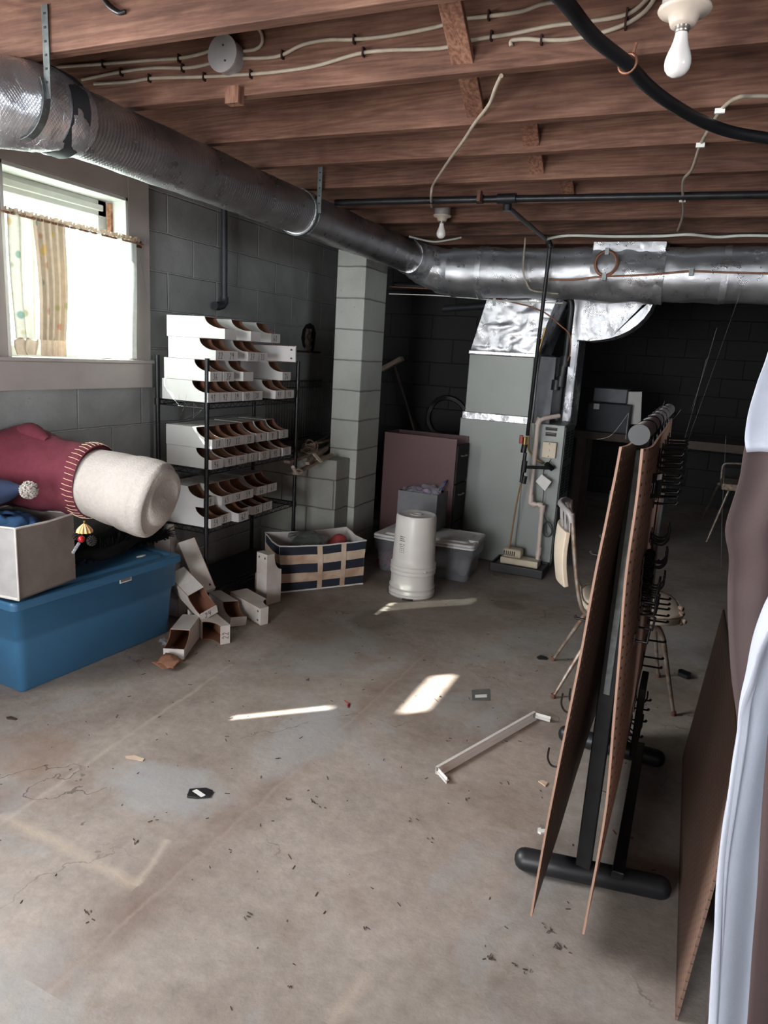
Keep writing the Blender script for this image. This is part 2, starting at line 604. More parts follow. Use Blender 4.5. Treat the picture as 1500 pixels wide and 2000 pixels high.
M['bridge'] = mat_wood('bridging_pine', (104, 72, 58), (132, 94, 77), (150, 112, 93), 'Z', 1)
M['trim'] = mk('beige_window_board', (176, 168, 163), .6, var=.07, scale=6, bump=.1)
M['whiteframe'] = mk('white_window_paint', (214, 214, 210), .5, var=.06, bump=.1, bscale=30)
M['rustwood'] = mk('bare_worn_wood', (140, 84, 58), .8, var=.4, scale=30, col2=(196, 160, 134))
M['foil'] = mat_foil('scrim_foil', (206, 208, 212), .30, .4)
M['foilb'] = mat_foil('crumpled_foil', (218, 220, 224), .28, .8)
M['foilsm'] = mat_foil('duct_sleeve_foil', (182, 180, 182), .30, .0, ribs=True, metal=.92)
M['tape'] = mat_foil('foil_tape', (222, 224, 228), .25, .5, False)
M['galv'] = mk('galvanised_strap', (120, 126, 126), .45, .8, var=.3, scale=30, bump=.1)
M['blackiron'] = mk('black_iron_pipe', (42, 42, 44), .4, .5, var=.3, bump=.1)
M['rubber'] = mk('black_rubber_hose', (24, 25, 28), .45, 0, var=.2)
M['greypvc'] = mk('dark_drain_pipe', (58, 60, 66), .5, .2, var=.2)
M['romex'] = mk('cream_cable_sheath', (156, 144, 128), .55, var=.15, scale=20)
M['cablew'] = mk('white_cable_sheath', (196, 198, 190), .5, var=.08)
M['staple'] = mk('rusted_staple', (52, 32, 26), .6, .5)
M['whiteplastic'] = mk('white_clip_plastic', (226, 226, 222), .4, var=.03)
M['copper'] = mk('dull_copper', (140, 96, 74), .45, .5, var=.2, scale=25)
M['brass'] = mk('brass_fitting', (150, 122, 70), .35, .85, var=.2)
M['porcelain'] = mk('aged_porcelain', (190, 176, 162), .3, var=.08)
M['bulb'] = mk('frosted_bulb_glass', (222, 218, 214), .18, var=.03)
M['socket'] = mk('aluminium_screw_base', (150, 144, 136), .35, .9)
M['boxmetal'] = mk('galvanised_junction_box', (158, 154, 152), .55, .15, var=.18, scale=9)
M['wshelf'] = mk('black_wire_coating', (24, 25, 28), .35, .3, var=.15)
M['card_w'] = mk('white_clay_cardboard', (206, 205, 203), .5, var=.04, scale=6, spec=.4)
M['card_b'] = mk('brown_corrugated_cardboard', (128, 88, 66), .85, var=.12, scale=20)
M['card_d'] = mk('stained_white_cardboard', (208, 204, 200), .6, scale=7, col2=(184, 172, 163))
M['ink'] = mk('black_marker_ink', (28, 26, 28), .6, var=.05)
M['furn'] = mk('furnace_enamel_grey', (124, 128, 124), .42, .25, var=.06, scale=3, spec=.5)
M['furn_d'] = mk('furnace_side_grey', (92, 96, 95), .42, .25, var=.08, scale=4)
M['coil'] = mk('coil_case_dark', (62, 64, 68), .45, .35, var=.2)
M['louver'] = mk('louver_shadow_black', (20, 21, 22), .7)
M['maroon_cab'] = mk('oxblood_enamel_steel', (84, 58, 58), .45, .2, var=.08, scale=3)
M['cab_in'] = mk('cabinet_dark_interior', (22, 19, 19), .8)
M['pvc'] = mk('cream_pvc_pipe', (196, 180, 170), .45, var=.08, scale=12)
M['beige'] = mk('beige_plastic', (200, 186, 162), .45, var=.06)
M['blackpl'] = mk('black_plastic_tray', (22, 22, 24), .45)
M['paper'] = mk('white_paper_label', (214, 212, 206), .7, var=.04)
M['brownrod'] = mk('amber_vinyl_tube', (140, 104, 66), .4)
M['bucket'] = mk('white_bucket_plastic', (206, 202, 196), .38, var=.05, scale=5)
M['lid'] = mk('white_tote_lid', (206, 204, 200), .4, var=.04)
M['grey_fab'] = mk('grey_nonwoven_fabric', (112, 113, 116), .85, var=.08, bump=.2, bscale=160)
M['lgrey_fab'] = mk('lit_linen_fabric', (168, 166, 164), .9, var=.1, bump=.3, bscale=180)  # box linen in its lit tone, for the near end
M['dgrey_fab'] = mk('shaded_linen_fabric', (124, 114, 108), .9, var=.1, bump=.3, bscale=180)  # same linen with shade put into the colour; reused for label print
M['fab_edge'] = mk('white_binding', (206, 202, 196), .8)
M['navy'] = mk('navy_canvas', (30, 36, 50), .85, var=.12, bump=.25, bscale=150)
M['cream'] = mk('stained_cream_canvas', (208, 190, 170), .85, scale=7, col2=(170, 140, 116), bump=.25, bscale=150)
M['blue'] = mk('blue_tote_plastic', (54, 100, 134), .38, var=.07, scale=3, spec=.5)
M['bluecloth'] = mk('royal_blue_cloth', (44, 84, 124), .8, var=.15)
M['maroonknit'] = mk('maroon_fleece', (100, 36, 50), .9, var=.12, scale=40, bump=.4, bscale=220)
M['thread'] = mk('cream_yarn', (222, 190, 160), .8)
M['fleece'] = mk('cream_fleece', (180, 173, 166), .95, var=.06, scale=60, bump=.8, bscale=120)
M['navyfelt'] = mk('navy_felt', (28, 40, 66), .9, var=.12, bump=.2)
M['blackmat'] = mk('black_tinsel', (12, 14, 14), .8, var=.3, scale=60, spec=.2)
M['red'] = mk('glossy_red_bead', (170, 30, 34), .25)
M['gold'] = mk('pale_gold_foil', (206, 168, 112), .4, .3, var=.1)
M['cone'] = mk('dark_pine_cone', (40, 34, 32), .8, var=.3)
M['peg_l'] = mk('hardboard_light_edge', (156, 122, 104), .7, var=.08, scale=12)
M['redv'] = mk('red_valve_handle', (150, 44, 40), .5)
M['chairvinyl'] = mk('cream_vinyl', (206, 192, 172), .5, var=.07, scale=8)
M['chairtorn'] = mk('torn_brown_padding', (112, 88, 72), .9, scale=40, col2=(180, 164, 146), bump=.6)
M['steel'] = mk('worn_chair_tube', (158, 152, 142), .42, .55, scale=26, col2=(120, 94, 76))
M['steelw'] = mk('woven_grey_vinyl', (150, 146, 144), .5, .1, var=.1)
M['rust'] = mk('rusty_glide', (98, 64, 50), .8, var=.3)
M['hook'] = mk('black_hook_steel', (20, 20, 22), .3, .4)
M['clear'] = None
M['whitesheet'] = mk('white_cotton_sheet', (164, 168, 180), .8, var=.05, scale=10, bump=.15, bscale=200)
M['maroonsheet'] = mk('brown_plum_cloth', (60, 44, 43), .75, var=.1, scale=10, bump=.2, bscale=160)
M['twig'] = mk('pale_stripped_lath', (150, 132, 116), .8, var=.25)
M['dirt'] = mk('dark_litter', (66, 50, 42), .9, var=.3)
M['rag'] = mk('old_newsprint_rag', (120, 108, 98), .9, scale=20, col2=(66, 52, 46))
M['soil'] = mk('outdoor_ground', (120, 124, 104), .9, var=.3)
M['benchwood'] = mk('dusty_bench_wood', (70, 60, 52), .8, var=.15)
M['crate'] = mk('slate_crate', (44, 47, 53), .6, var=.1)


def mat_cloth_translucent(name, col, tr=.5, pattern=False, clear=0):
    k = NT(name)
    v = k.coord(True)
    dif = k.n('ShaderNodeBsdfDiffuse')
    tl = k.n('ShaderNodeBsdfTranslucent')
    c = k.ramp(k.noise(v, 30, 3), [(.3, srgb(tuple(q * .92 for q in col))), (.7, srgb(col))])
    if pattern:
        vo = k.n('ShaderNodeTexVoronoi', Scale=16.0); k.l(v, vo.inputs['Vector'])
        sel = k.ramp(vo.outputs['Distance'], [(.22, (1, 1, 1)), (.34, (0, 0, 0))])
        hue = k.ramp(vo.outputs['Color'], [(.2, srgb((70, 130, 120))), (.45, srgb((206, 176, 84))), (.6, srgb((190, 120, 96))), (.85, srgb((110, 132, 88)))])
        sep = k.n('ShaderNodeSeparateXYZ'); k.l(v, sep.inputs[0])
        zz = k.ramp(sep.outputs[2], [(.0, (0, 0, 0)), (1.0, (1, 1, 1))])
        c = k.mix(k.math('MULTIPLY', sel, .7), c, hue)
    k.l(c, dif.inputs[0]); k.l(c, tl.inputs[0])
    mx = k.n('ShaderNodeMixShader'); mx.inputs[0].default_value = tr
    k.l(dif.outputs[0], mx.inputs[1]); k.l(tl.outputs[0], mx.inputs[2])
    if clear:
        tp = k.n('ShaderNodeBsdfTransparent')
        m3 = k.n('ShaderNodeMixShader'); m3.inputs[0].default_value = clear
        k.l(mx.outputs[0], m3.inputs[1]); k.l(tp.outputs[0], m3.inputs[2]); mx = m3
    k.l(mx.outputs[0], k.out.inputs[0])
    return k.mat


M['curtain'] = mat_cloth_translucent('floral_cafe_curtain', (214, 204, 190), .38, True)
M['curtain_sheer'] = mat_cloth_translucent('sheer_white_curtain', (240, 240, 238), .75, clear=.11)
M['curtain_fold'] = mat_cloth_translucent('dense_curtain_fold', (206, 186, 164), .10, True)
M['curtain_hem'] = mat_cloth_translucent('tan_curtain_hem', (190, 166, 146), .4)


def mat_glass(name, tint=(230, 238, 236), dirt=.2):
    k = NT(name)
    v = k.coord(True)
    tr = k.n('ShaderNodeBsdfTransparent'); tr.inputs[0].default_value = srgb(tint)
    gl = k.n('ShaderNodeBsdfGlossy'); gl.inputs['Roughness'].default_value = .05
    tl = k.n('ShaderNodeBsdfTranslucent'); tl.inputs[0].default_value = srgb((190, 200, 192))
    m1 = k.n('ShaderNodeMixShader'); m1.inputs[0].default_value = .06
    k.l(tr.outputs[0], m1.inputs[1]); k.l(gl.outputs[0], m1.inputs[2])
    m2 = k.n('ShaderNodeMixShader')
    f = k.ramp(k.noise(v, 6, 8, .75), [(.35, (dirt * .3,) * 3), (.7, (min(1, dirt * 1.8),) * 3)])
    k.l(f, m2.inputs[0])
    k.l(m1.outputs[0], m2.inputs[1]); k.l(tl.outputs[0], m2.inputs[2])
    k.l(m2.outputs[0], k.out.inputs[0])
    return k.mat


M['glass'] = mat_glass('dusty_window_glass')


def mat_clearplastic(name, col, a):
    k = NT(name)
    k.b.inputs['Base Color'].default_value = srgb(col)
    k.b.inputs['Roughness'].default_value = .25
    v = k.coord(False)
    k.l(k.ramp(k.noise(v, 5, 3), [(.3, (a * .85,) * 3), (.7, (min(1, a * 1.15),) * 3)]), k.b.inputs['Alpha'])
    return k.mat


M['cleartote'] = mat_clearplastic('cloudy_clear_plastic', (150, 152, 156), .45)
M['bagplastic'] = mat_clearplastic('thin_film_plastic', (170, 170, 176), .4)
M['bagdark'] = mat_clearplastic('grey_green_film', (96, 102, 98), .7)


def mat_peg(name, col, holecol):
    k = NT(name)
    v = k.coord(True)
    base = k.ramp(k.noise(v, 5, 5), [(.3, srgb(tuple(q * .85 for q in col))), (.7, srgb(col))])
    sep = k.n('ShaderNodeSeparateXYZ'); k.l(v, sep.inputs[0])
    a = k.math('ADD', k.math('FRACT', k.math('MULTIPLY', sep.outputs[1], 39.4)), -.5)
    b = k.math('ADD', k.math('FRACT', k.math('MULTIPLY', sep.outputs[2], 39.4)), -.5)
    d = k.math('SQRT', k.math('ADD', k.math('MULTIPLY', a, a), k.math('MULTIPLY', b, b)))
    hole = k.math('LESS_THAN', d, .15)
    k.l(k.mix(hole, base, srgb(holecol)), k.b.inputs['Base Color'])
    k.b.inputs['Roughness'].default_value = .6
    k.bump(k.math('MULTIPLY', hole, -1), .5, .003)
    return k.mat


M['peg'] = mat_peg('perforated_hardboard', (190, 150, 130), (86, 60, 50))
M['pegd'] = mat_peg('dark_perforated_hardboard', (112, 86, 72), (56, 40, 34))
M['pegin'] = mat_peg('rough_hardboard_back', (104, 80, 68), (150, 126, 110))

# ================================================================ setting
fl = MB(); fl.box(-3.3, 3.6, -2.6, 9.2, -.12, 0)
tag(fl.build('floor', M['floor']), kind='structure')

W1 = (2.28, 3.03, 1.385, 2.215)      # window_1 opening y0 y1 z0 z1
W2 = (0.18, 1.46, 1.385, 2.50)      # window_2, outside the frame
XW, XO = -2.85, -3.05
b = MB()
b.box(XO, XW, -2.5, W2[0], 0, 2.52)
b.box(XO, XW, W2[0], W2[1], 0, W2[2]); b.box(XO, XW, W2[0], W2[1], W2[3], 2.52)
b.box(XO, XW, W2[1], W1[0], 0, 2.52)
b.box(XO, XW, W1[0], W1[1], 0, W1[2]); b.box(XO, XW, W1[0], W1[1], W1[3], 2.52)
b.box(XO, XW, W1[1], 9.1, 0, 2.52)
wl = b.build('wall_left', M['block_l']); tag(wl, kind='structure')
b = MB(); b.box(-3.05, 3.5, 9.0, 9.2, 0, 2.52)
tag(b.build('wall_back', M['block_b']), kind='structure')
b = MB(); b.box(3.5, 3.7, -2.5, -1.7, 0, 2.52); b.box(3.5, 3.7, -.3, 9.2, 0, 2.52); b.box(3.5, 3.7, -1.7, -.3, 0, 1.25); b.box(3.5, 3.7, -1.7, -.3, 2.15, 2.52)  # unseen opening added for the side fill lamp
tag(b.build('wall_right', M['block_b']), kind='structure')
b = MB()   # wall behind the photographer, with an unseen opening added for the rear fill lamp
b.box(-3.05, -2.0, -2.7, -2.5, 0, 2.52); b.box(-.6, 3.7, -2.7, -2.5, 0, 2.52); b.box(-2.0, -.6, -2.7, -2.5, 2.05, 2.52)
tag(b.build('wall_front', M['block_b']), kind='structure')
b = MB()
for i in range(24):
    b.box(-3.05, 3.5, -2.5 + i * .49, -2.5 + i * .49 + .482, 2.515, 2.54)
tag(b.build('ceiling', M['subfloor']), kind='structure')
b = MB(); b.box(-9, -3.06, -6, 12, 1.0, 1.1)
tag(b.build('outdoor_ground', M['soil']), kind='structure')

# window 1
x = XW
b = MB()
b.box(x, x + .022, W1[1], 3.185, W1[2], 2.50)
b.box(x, x + .022, 2.12, W1[0], W1[2], 2.50)
b.box(x, x + .022, W1[0], W1[1], W1[3], 2.50)
tag(b.build('trim_1', M['trim'], bevel=.003), kind='structure')
b = MB(); b.box(x, x + .03, 2.05, 3.19, 1.247, W1[2] - .006)
b.box(x - .18, x + .045, 2.10, 3.19, W1[2] - .006, W1[2] + .012)
tag(b.build('trim_2', M['trim'], bevel=.004), kind='structure')
b = MB()   # jamb liner
y0, y1, z0, z1 = W1
b.box(XO, XW + .022, y1 - .018, y1, z0 + .012, z1); b.box(XO, XW + .022, y0, y0 + .018, z0 + .012, z1); b.box(XO, XW + .022, y0, y1, z1 - .02, z1)
wf = b.build('window_1', M['whiteframe'], bevel=.003); tag(wf, kind='structure')
b = MB()
xs = XO + .05
for (a0, a1, c0, c1) in ((y0 + .018, y1 - .018, z1 - .10, z1 - .02), (y0 + .018, y1 - .018, z0, z0 + .06), (y1 - .075, y1 - .018, z0, z1 - .02), (y0 + .018, y0 + .075, z0, z1 - .02)):
    b.box(xs, xs + .04, a0, a1, c0, c1)
b.box(xs + .04, xs + .055, y0 + .05, y1 - .05, z1 - .075, z1 - .045)
b.build('window_sash', M['whiteframe'], wf, bevel=.004)
b = MB(); b.box(xs + .015, xs + .02, y0 + .06, y1 - .06, z0 + .05, z1 - .09)
b.build('window_pane', M['glass'], wf)
b = MB(); b.box(xs + .055, xs + .085, y1 - .034, y1 - .018, z0 + .3, z1 - .03)
b.build('worn_stop', M['rustwood'], wf)
# window 2 (outside the frame; the sun and daylight come through it)
y0, y1, z0, z1 = W2
b = MB()
b.box(XO, XW + .01, y1 - .02, y1, z0, z1); b.box(XO, XW + .01, y0, y0 + .02, z0, z1); b.box(XO, XW + .01, y0, y1, z1 - .02, z1); b.box(XO, XW + .03, y0, y1, z0, z0 + .02)
wf2 = b.build('window_2', M['whiteframe']); tag(wf2, kind='structure')
# ---------------------------------------------------------------- pillar and ledge
b = MB(); b.box(-2.41, -2.19, 4.57, 4.935, 0, 2.50)
tag(b.build('block_pillar', M['column'], bevel=.006), kind='structure')
b = MB(); b.box(-2.85, -2.24, 4.36, 4.568, 0, .765)
tag(b.build('block_ledge', M['ledge'], bevel=.008), kind='structure')
# ---------------------------------------------------------------- joists
JY = [1.69, 2.12, 2.55, 2.91, 3.32, 3.78, 4.21]
JZ = 2.28
ys = [1.69 - .41 * i for i in range(10, 0, -1)] + JY + [5.0, 5.4, 5.8, 6.2, 6.6, 7.0, 7.4, 7.8, 8.2, 8.6]
for yj in ys:
    b = MB(); b.box(-2.48, 3.5, yj - .042, yj, JZ, 2.513)
    tag(b.build('ceiling_joist', M['joist'], bevel=.003), kind='structure')
b = MB(); b.box(-2.55, -2.48, -2.5, 8.9, JZ + .005, 2.513)
tag(b.build('ceiling_beam', M['joist_dark'], bevel=.003), kind='structure')
b = MB(); b.box(-2.19, 3.5, 4.50, 4.565, 2.262, 2.513)
tag(b.build('ceiling_beam', M['joist_dark'], bevel=.003), kind='structure')


def bridging(x, i, dx=.05, name='cross_bridging'):
    ya, yb = JY[i], JY[i + 1] - .042
    a = Vector((x + dx, ya - .005, 2.49)); c = Vector((x, yb + .004, JZ + .03))
    b = MB(); b.bar(a, c, .062, .02, up=(0, .35, 1))
    o = b.build(name, M['bridge'], bevel=.002); tag(o, kind='structure')
    a = Vector((x - .07 + dx, ya - .005, JZ + .03)); c = Vector((x - .07, yb + .004, 2.49))
    b = MB(); b.bar(a, c, .062, .02, up=(0, .35, 1))
    o = b.build(name, M['bridge'], bevel=.002); tag(o, kind='structure')


bridging(-.73, 0, .03); bridging(-.82, 1, .03); bridging(-.71, 2, .02); bridging(-.775, 3, .02); bridging(-.72, 4, .02)

# ================================================================ ducts
def crinkle(mb_pts, r, seg, amp, fr, mb, mi=0, squash=1.0):
    """tube whose skin is pushed in and out by noise"""
    pts = [Vector(p) for p in mb_pts]
    b0 = len(mb.v)
    mb.tube(pts, r, seg, mi)
    nring = len(pts) * seg
    for i in range(nring):
        p = mb.v[b0 + i]
        c = pts[i // seg]
        d = (p - c)
        n = noise.noise(p * fr) * amp + noise.noise(p * fr * 2.7) * amp * .4
        if squash != 1: d.z *= squash
        mb.v[b0 + i] = c + d * (1 + n / r)


t = empty('foil_duct', (-1.94, 3.0, 2.07), 'long foil-sleeved round duct running along the left wall under the joists to the block pillar', 'air duct')
b = MB()
crinkle([(-1.94, 1.72 + .05 * i, 2.168 - .0 * i) for i in range(64)], .103, 48, .004, 9, b)
b.build('duct_sleeve', M['foilsm'], t)
for ya in (3.23, 1.80, 4.70):
    b = MB(); crinkle([(-1.94, ya + .02 * i, 2.168) for i in range(3)], .1075, 32, .006, 30, b)
    b.build('foil_tape_joint', M['foilb'], t)
t = empty('duct_elbow', (-2.2, 1.66, 2.05), 'crumpled foil-wrapped elbow of the duct turning over the window at the left edge', 'air duct')
b = MB()
path = smooth_path([(-1.94, 1.80, 2.168), (-1.945, 1.70, 2.165), (-2.02, 1.60, 2.155), (-2.16, 1.555, 2.15), (-2.4, 1.55, 2.14), (-2.84, 1.55, 2.13)], 9)
crinkle(path, .118, 40, .012, 12, b)
b.build('elbow_wrap', M['foilb'], t)
b = MB(); crinkle([(-1.94, 1.73, 2.168), (-1.94, 1.75, 2.168), (-1.94, 1.80, 2.168)], .121, 40, .004, 30, b)
b.build('duct_collar', M['coil'], t)


def strap(pt, pb, y, label):
    t = empty('duct_strap', (-1.9, y, 2.0), label, 'metal strap', 'perforated straps holding the left duct')
    b = MB()
    pts = []
    for k in range(19):
        a = math.radians(25 - 10.5 * k)
        pts.append(Vector((-1.94 + .112 * math.cos(a), y, 2.168 + .112 * math.sin(a))))
    top = Vector((pts[0].x + .004, y, 2.168 + .04))
    for a_, b_ in zip(pts[:-1], pts[1:]):
        b.bar(a_, b_, .024, .003, up=Vector(((a_ + b_) / 2 - Vector((-1.94, y, 2.168)))))
    b.build('strap_loop', M['galv'], t)
    b = MB()
    b.box(-1.835, -1.811, y - .0015, y + .0015, 2.16, 2.40)
    for k in range(6):
        b.box(-1.827, -1.819, y - .0025, y + .0025, 2.2 + .035 * k, 2.206 + .035 * k, 1)
    b.build('strap_tail', [M['galv'], M['ink']], t)


strap(None, None, 1.644, 'perforated metal strap nailed to the nearest joist beside the duct elbow')
strap(None, None, 3.24, 'bent metal strap looped under the middle of the long foil duct')

t = empty('main_duct', (-.4, 4.86, 1.95), 'large crumpled foil-wrapped duct running across the room above the furnace', 'air duct')
b = MB()
YD, ZD, RD = 4.97, 2.095, .165
crinkle([(-1.70 + .045 * i, YD, ZD) for i in range(112)], RD, 48, .012, 7, b)
b.build('duct_wrap', M['foil'], t)
b = MB()
path = smooth_path([(-1.94, 4.70, 2.168), (-1.935, 4.80, 2.16), (-1.90, 4.90, 2.14), (-1.80, 4.96, 2.11), (-1.66, YD, ZD)], 8)
b.tube(path, .12, 40, rad=[.112 + .045 * (i / (len(path) - 1)) for i in range(len(path))])
for i in range(len(b.v)):
    p = b.v[i]
    b.v[i] = p + Vector((noise.noise(p * 14), noise.noise(p * 14 + Vector((5, 0, 0))), noise.noise(p * 14 + Vector((0, 7, 0))))) * .016
b.build('duct_corner', M['foilb'], t)
b = MB()
crinkle([(-.74 + .04 * i, YD, ZD) for i in range(12)], RD + .012, 40, .018, 10, b)
b.box(-.74, -.31, YD - .13, YD + .1, ZD + .12, ZD + .178)
b.build('duct_patch', M['foilb'], t)
for xx in (.02, -1.50):
    b = MB(); crinkle([(xx + .02 * i, YD, ZD) for i in range(3)], RD + .007, 32, .010, 22, b)
    b.build('foil_tape_joint', M['foilb'], t)

# boot duct curving down behind the furnace
t = empty('boot_duct', (-.6, 5.5, 1.3), 'quarter-round foil-wrapped boot duct hanging to the right of the furnace plenum', 'air duct')
b = MB()
yb0, yb1 = 5.35, 5.62
prof = []
tl = P(1118, 566, y=5.4); br_ = P(1282, 572, y=5.4); bl = P(1126, 664, y=5.4)
poly = [(tl.x, 2.0), (br_.x, 2.0), (br_.x, br_.z - .01)]
for k in range(1, 9):
    a = k / 9 * math.pi / 2
    poly.append((bl.x + .10 + (br_.x - bl.x - .10) * math.cos(a), bl.z + (br_.z - .01 - bl.z) * (1 - math.sin(a))))
poly += [(bl.x + .1, bl.z - .005), (bl.x, bl.z)]
poly = list(reversed(poly))
b.prism(poly, yb0, yb1)
o = b.build('boot_wrap', M['foilb'], t, bevel=.025, seg=3)
b = MB()
xr = P(1112, 700, y=5.75).x
b.box(xr, xr + .085, 5.62, 5.95, 1.02, 2.0)
for i, p in enumerate(list(b.v)): pass
b.build('return_riser', M['foilb'], t, bevel=.02)

# ================================================================ furnace
t = empty('furnace', (-1.2, 5.4, 0), 'tall grey gas furnace with a foil plenum and silver taped seams on the concrete floor', 'furnace')
b = MB(); b.box(-1.635, -1.115, 5.2, 5.95, .0, 1.075)
b.build('lower_cabinet', M['furn'], t, bevel=.006)
b = MB(); b.box(-1.605, -1.118, 5.2, 5.95, 1.12, 1.548)
b.build('upper_cabinet', M['furn'], t, bevel=.006)
b = MB(); b.box(-1.622, -1.112, 5.194, 5.9, 1.068, 1.123)
b.build('foil_tape_band', M['tape'], t, bevel=.004)
b = MB(); b.box(-1.61, -1.10, 5.192, 5.9, 1.548, 1.575)
b.build('foil_tape_band', M['tape'], t, bevel=.004)
# plenum, narrowing upward on the left and leaning at the right
b = MB()
bl0, br0 = -1.60, -1.118
tl0, tr0 = -1.50, -1.00
n = 14
vs = []


def plen(u, v):
    xx = (bl0 + (tl0 - bl0) * v) * (1 - u) + (br0 + (tr0 - br0) * v) * u
    zz = 1.57 + (1.965 - 1.57) * v
    d = noise.noise(Vector((xx * 14, zz * 22, 3))) * .012 + noise.noise(Vector((xx * 4, zz * 40, 8))) * .008
    return (xx, 5.2 - d, zz)


b.grid(plen, 26, 22)
b.grid(lambda u, v: (br0 + (tr0 - br0) * v + noise.noise(Vector((u * 9, v * 9, 1))) * .012, 5.2 + u * .6, 1.57 + .395 * v), 14, 12)
b.grid(lambda u, v: (bl0 + (tl0 - bl0) * v, 5.8 - u * .6, 1.57 + .395 * v), 4, 4)
b.build('plenum', M['foilb'], t)
b = MB(); b.box(-1.116, -.965, 5.22, 5.7, 1.06, 1.56)
b.build('coil_case', M['coil'], t, bevel=.004)
b = MB(); b.box(-1.113, -1.085, 5.195, 5.24, 1.06, 1.62)
b.build('case_corner_strip', M['furn'], t, bevel=.003)
b = MB(); b.box(-1.118, -.845, 5.19, 5.6, .03, 1.085)
fb = b.build('furnace_body', M['furn'], t, bevel=.006)
b = MB()
b.box(-.846, -.838, 5.205, 5.59, .50, 1.07); b.box(-.846, -.838, 5.205, 5.59, .05, .485)
lp = b.build('access_panel', M['furn_d'], t, bevel=.003)
b = MB()
for k in range(22):
    z = .56 + k * .022
    if 9 < k < 12: continue
    for yy in (5.24, 5.42):
        b.box(-.839, -.835, yy, yy + .13, z, z + .011)
b.build('louver_slots', M['louver'], lp)
b = MB(); b.box(-.8385, -.8365, 5.23, 5.4, .34, .44); b.box(-.8385, -.8365, 5.42, 5.52, .30, .46)
b.build('data_plate', M['coil'], lp)
b = MB()
for (u0, u1, v0, v1) in ((1066, 1088, 834, 842), (1066, 1086, 844, 853)):
    a = P(u0, v0, y=5.187); c = P(u1, v1, y=5.187)
    b.box(a.x, c.x, 5.186, 5.19, c.z, a.z)
b.build('caution_label', M['ink'], t)
b = MB()
for (u0, u1, v0, v1) in ((1067, 1087, 836, 838), (1067, 1084, 846, 848)):
    a = P(u0, v0, y=5.184); c = P(u1, v1, y=5.184)
    b.box(a.x, c.x, 5.184, 5.1862, c.z, a.z)
b.build('caution_stripe', M['gold'], t)
a = P(1062, 862, y=5.17); c = P(1085, 895, y=5.17)
t2 = empty('switch_box', (a.x, 5.17, c.z), 'beige furnace shut-off switch box screwed to the furnace side', 'switch')
b = MB(); b.box(a.x, c.x, 5.145, 5.189, c.z, a.z); b.build('cover_plate', M['beige'], t2, bevel=.003)
b = MB(); mx, mz = (a.x + c.x) / 2, (a.z + c.z) / 2
b.box(mx - .004, mx + .004, 5.135, 5.146, mz - .008, mz + .006); b.build('toggle', M['paper'], t2)
b = MB(); b.tube([(mx, 5.144, mz + .045), (mx, 5.142, mz + .045)], .004, 8); b.tube([(mx, 5.144, mz - .045), (mx, 5.142, mz - .045)], .004, 8)
b.build('screw', M['ink'], t2)

# gas pipe (vertical) with valve and drip leg
YG = 4.98
t = empty('gas_pipe', (-1.06, YG, .5), 'thin black iron gas pipe dropping from the ceiling to the furnace valve', 'pipe')
pt0 = P(1075, 482, y=YG - .2); pb0 = P(1018, 940, y=YG)
b = MB()
b.tube([P(990, 388, z=2.262), P(991, 402, z=2.235)], .014, 12)
b.tube([P(991, 404, z=2.235), P(1074, 474, y=4.70)], .0125, 12)
b.tube([P(1074, 474, y=4.70), P(1072, 500, y=4.71), P(1061, 590, y=4.74), P(1030, 850, y=YG)], .0125, 12)
b.build('pipe_run', M['blackiron'], t)
b = MB()
for (u, v, z_) in ((991, 402, 2.235),):
    p = P(u, v, z=z_); b.tube([p + Vector((0, 0, .02)), p - Vector((0, 0, .024))], .021, 12)
b.tube([P(1070, 468, y=4.70), P(1076, 484, y=4.70)], .019, 12)
b.build('pipe_elbow', M['blackiron'], t)
b = MB()
for v0, v1 in ((868, 884), (900, 922), (930, 944)):
    b.tube([P(1025, v0, y=YG), P(1022, v1, y=YG)], .02, 12)
b.tube([P(1026, 884, y=YG), P(1018, 942, y=YG)], .013, 12)
b.tube([P(1022, 912, y=YG), P(1072, 914, y=YG + .1)], .012, 12)
b.tube([P(1068, 907, y=YG + .1), P(1078, 915, y=YG + .15)], .02, 12)
b.build('pipe_fittings', M['blackiron'], t)
b = MB()
p = P(1025, 862, y=YG); b.tube([p - Vector((0, 0, .03)), p + Vector((0, 0, .03))], .016, 12); b.tube([p - Vector((.04, 0, 0)), p], .008, 8)
v_ = b.build('valve_body', M['brass'], t)
b = MB(); p = P(1018, 858, y=YG - .02); b.box(p.x - .012, p.x + .012, p.y - .01, p.y + .01, p.z - .03, p.z + .03)
b.build('valve_handle', M['redv'], v_, bevel=.003)

# PVC drain
t = empty('drain_pipe', (-.95, 5.08, .05), 'cream plastic condensate drain pipe with two elbows beside the furnace', 'pipe')
YP = 5.10
b = MB()
pp = [P(1092, 812, y=YP + .1), P(1062, 817, y=YP), P(1053, 822, y=YP), P(1050, 832, y=YP), P(1036, 970, y=YP), P(1036, 982, y=YP), P(1044, 986, y=YP), P(1056, 985, y=YP), P(1060, 992, y=YP), P(1058, 1002, y=YP), P(1050, 1092, y=YP)]
b.tube(pp, .0165, 14)
b.build('pipe_run', M['pvc'], t)
b = MB()
for a_, c_ in (((1055, 816), (1050, 830)), ((1037, 966), (1036, 984)), ((1036, 983), (1046, 986)), ((1052, 986), (1060, 988)), ((1060, 986), (1058, 1000)), ((1053, 1068), (1051, 1084))):
    b.tube([P(*a_, y=YP), P(*c_, y=YP)], .0205, 14)
b.build('elbow_fitting', M['pvc'], t)

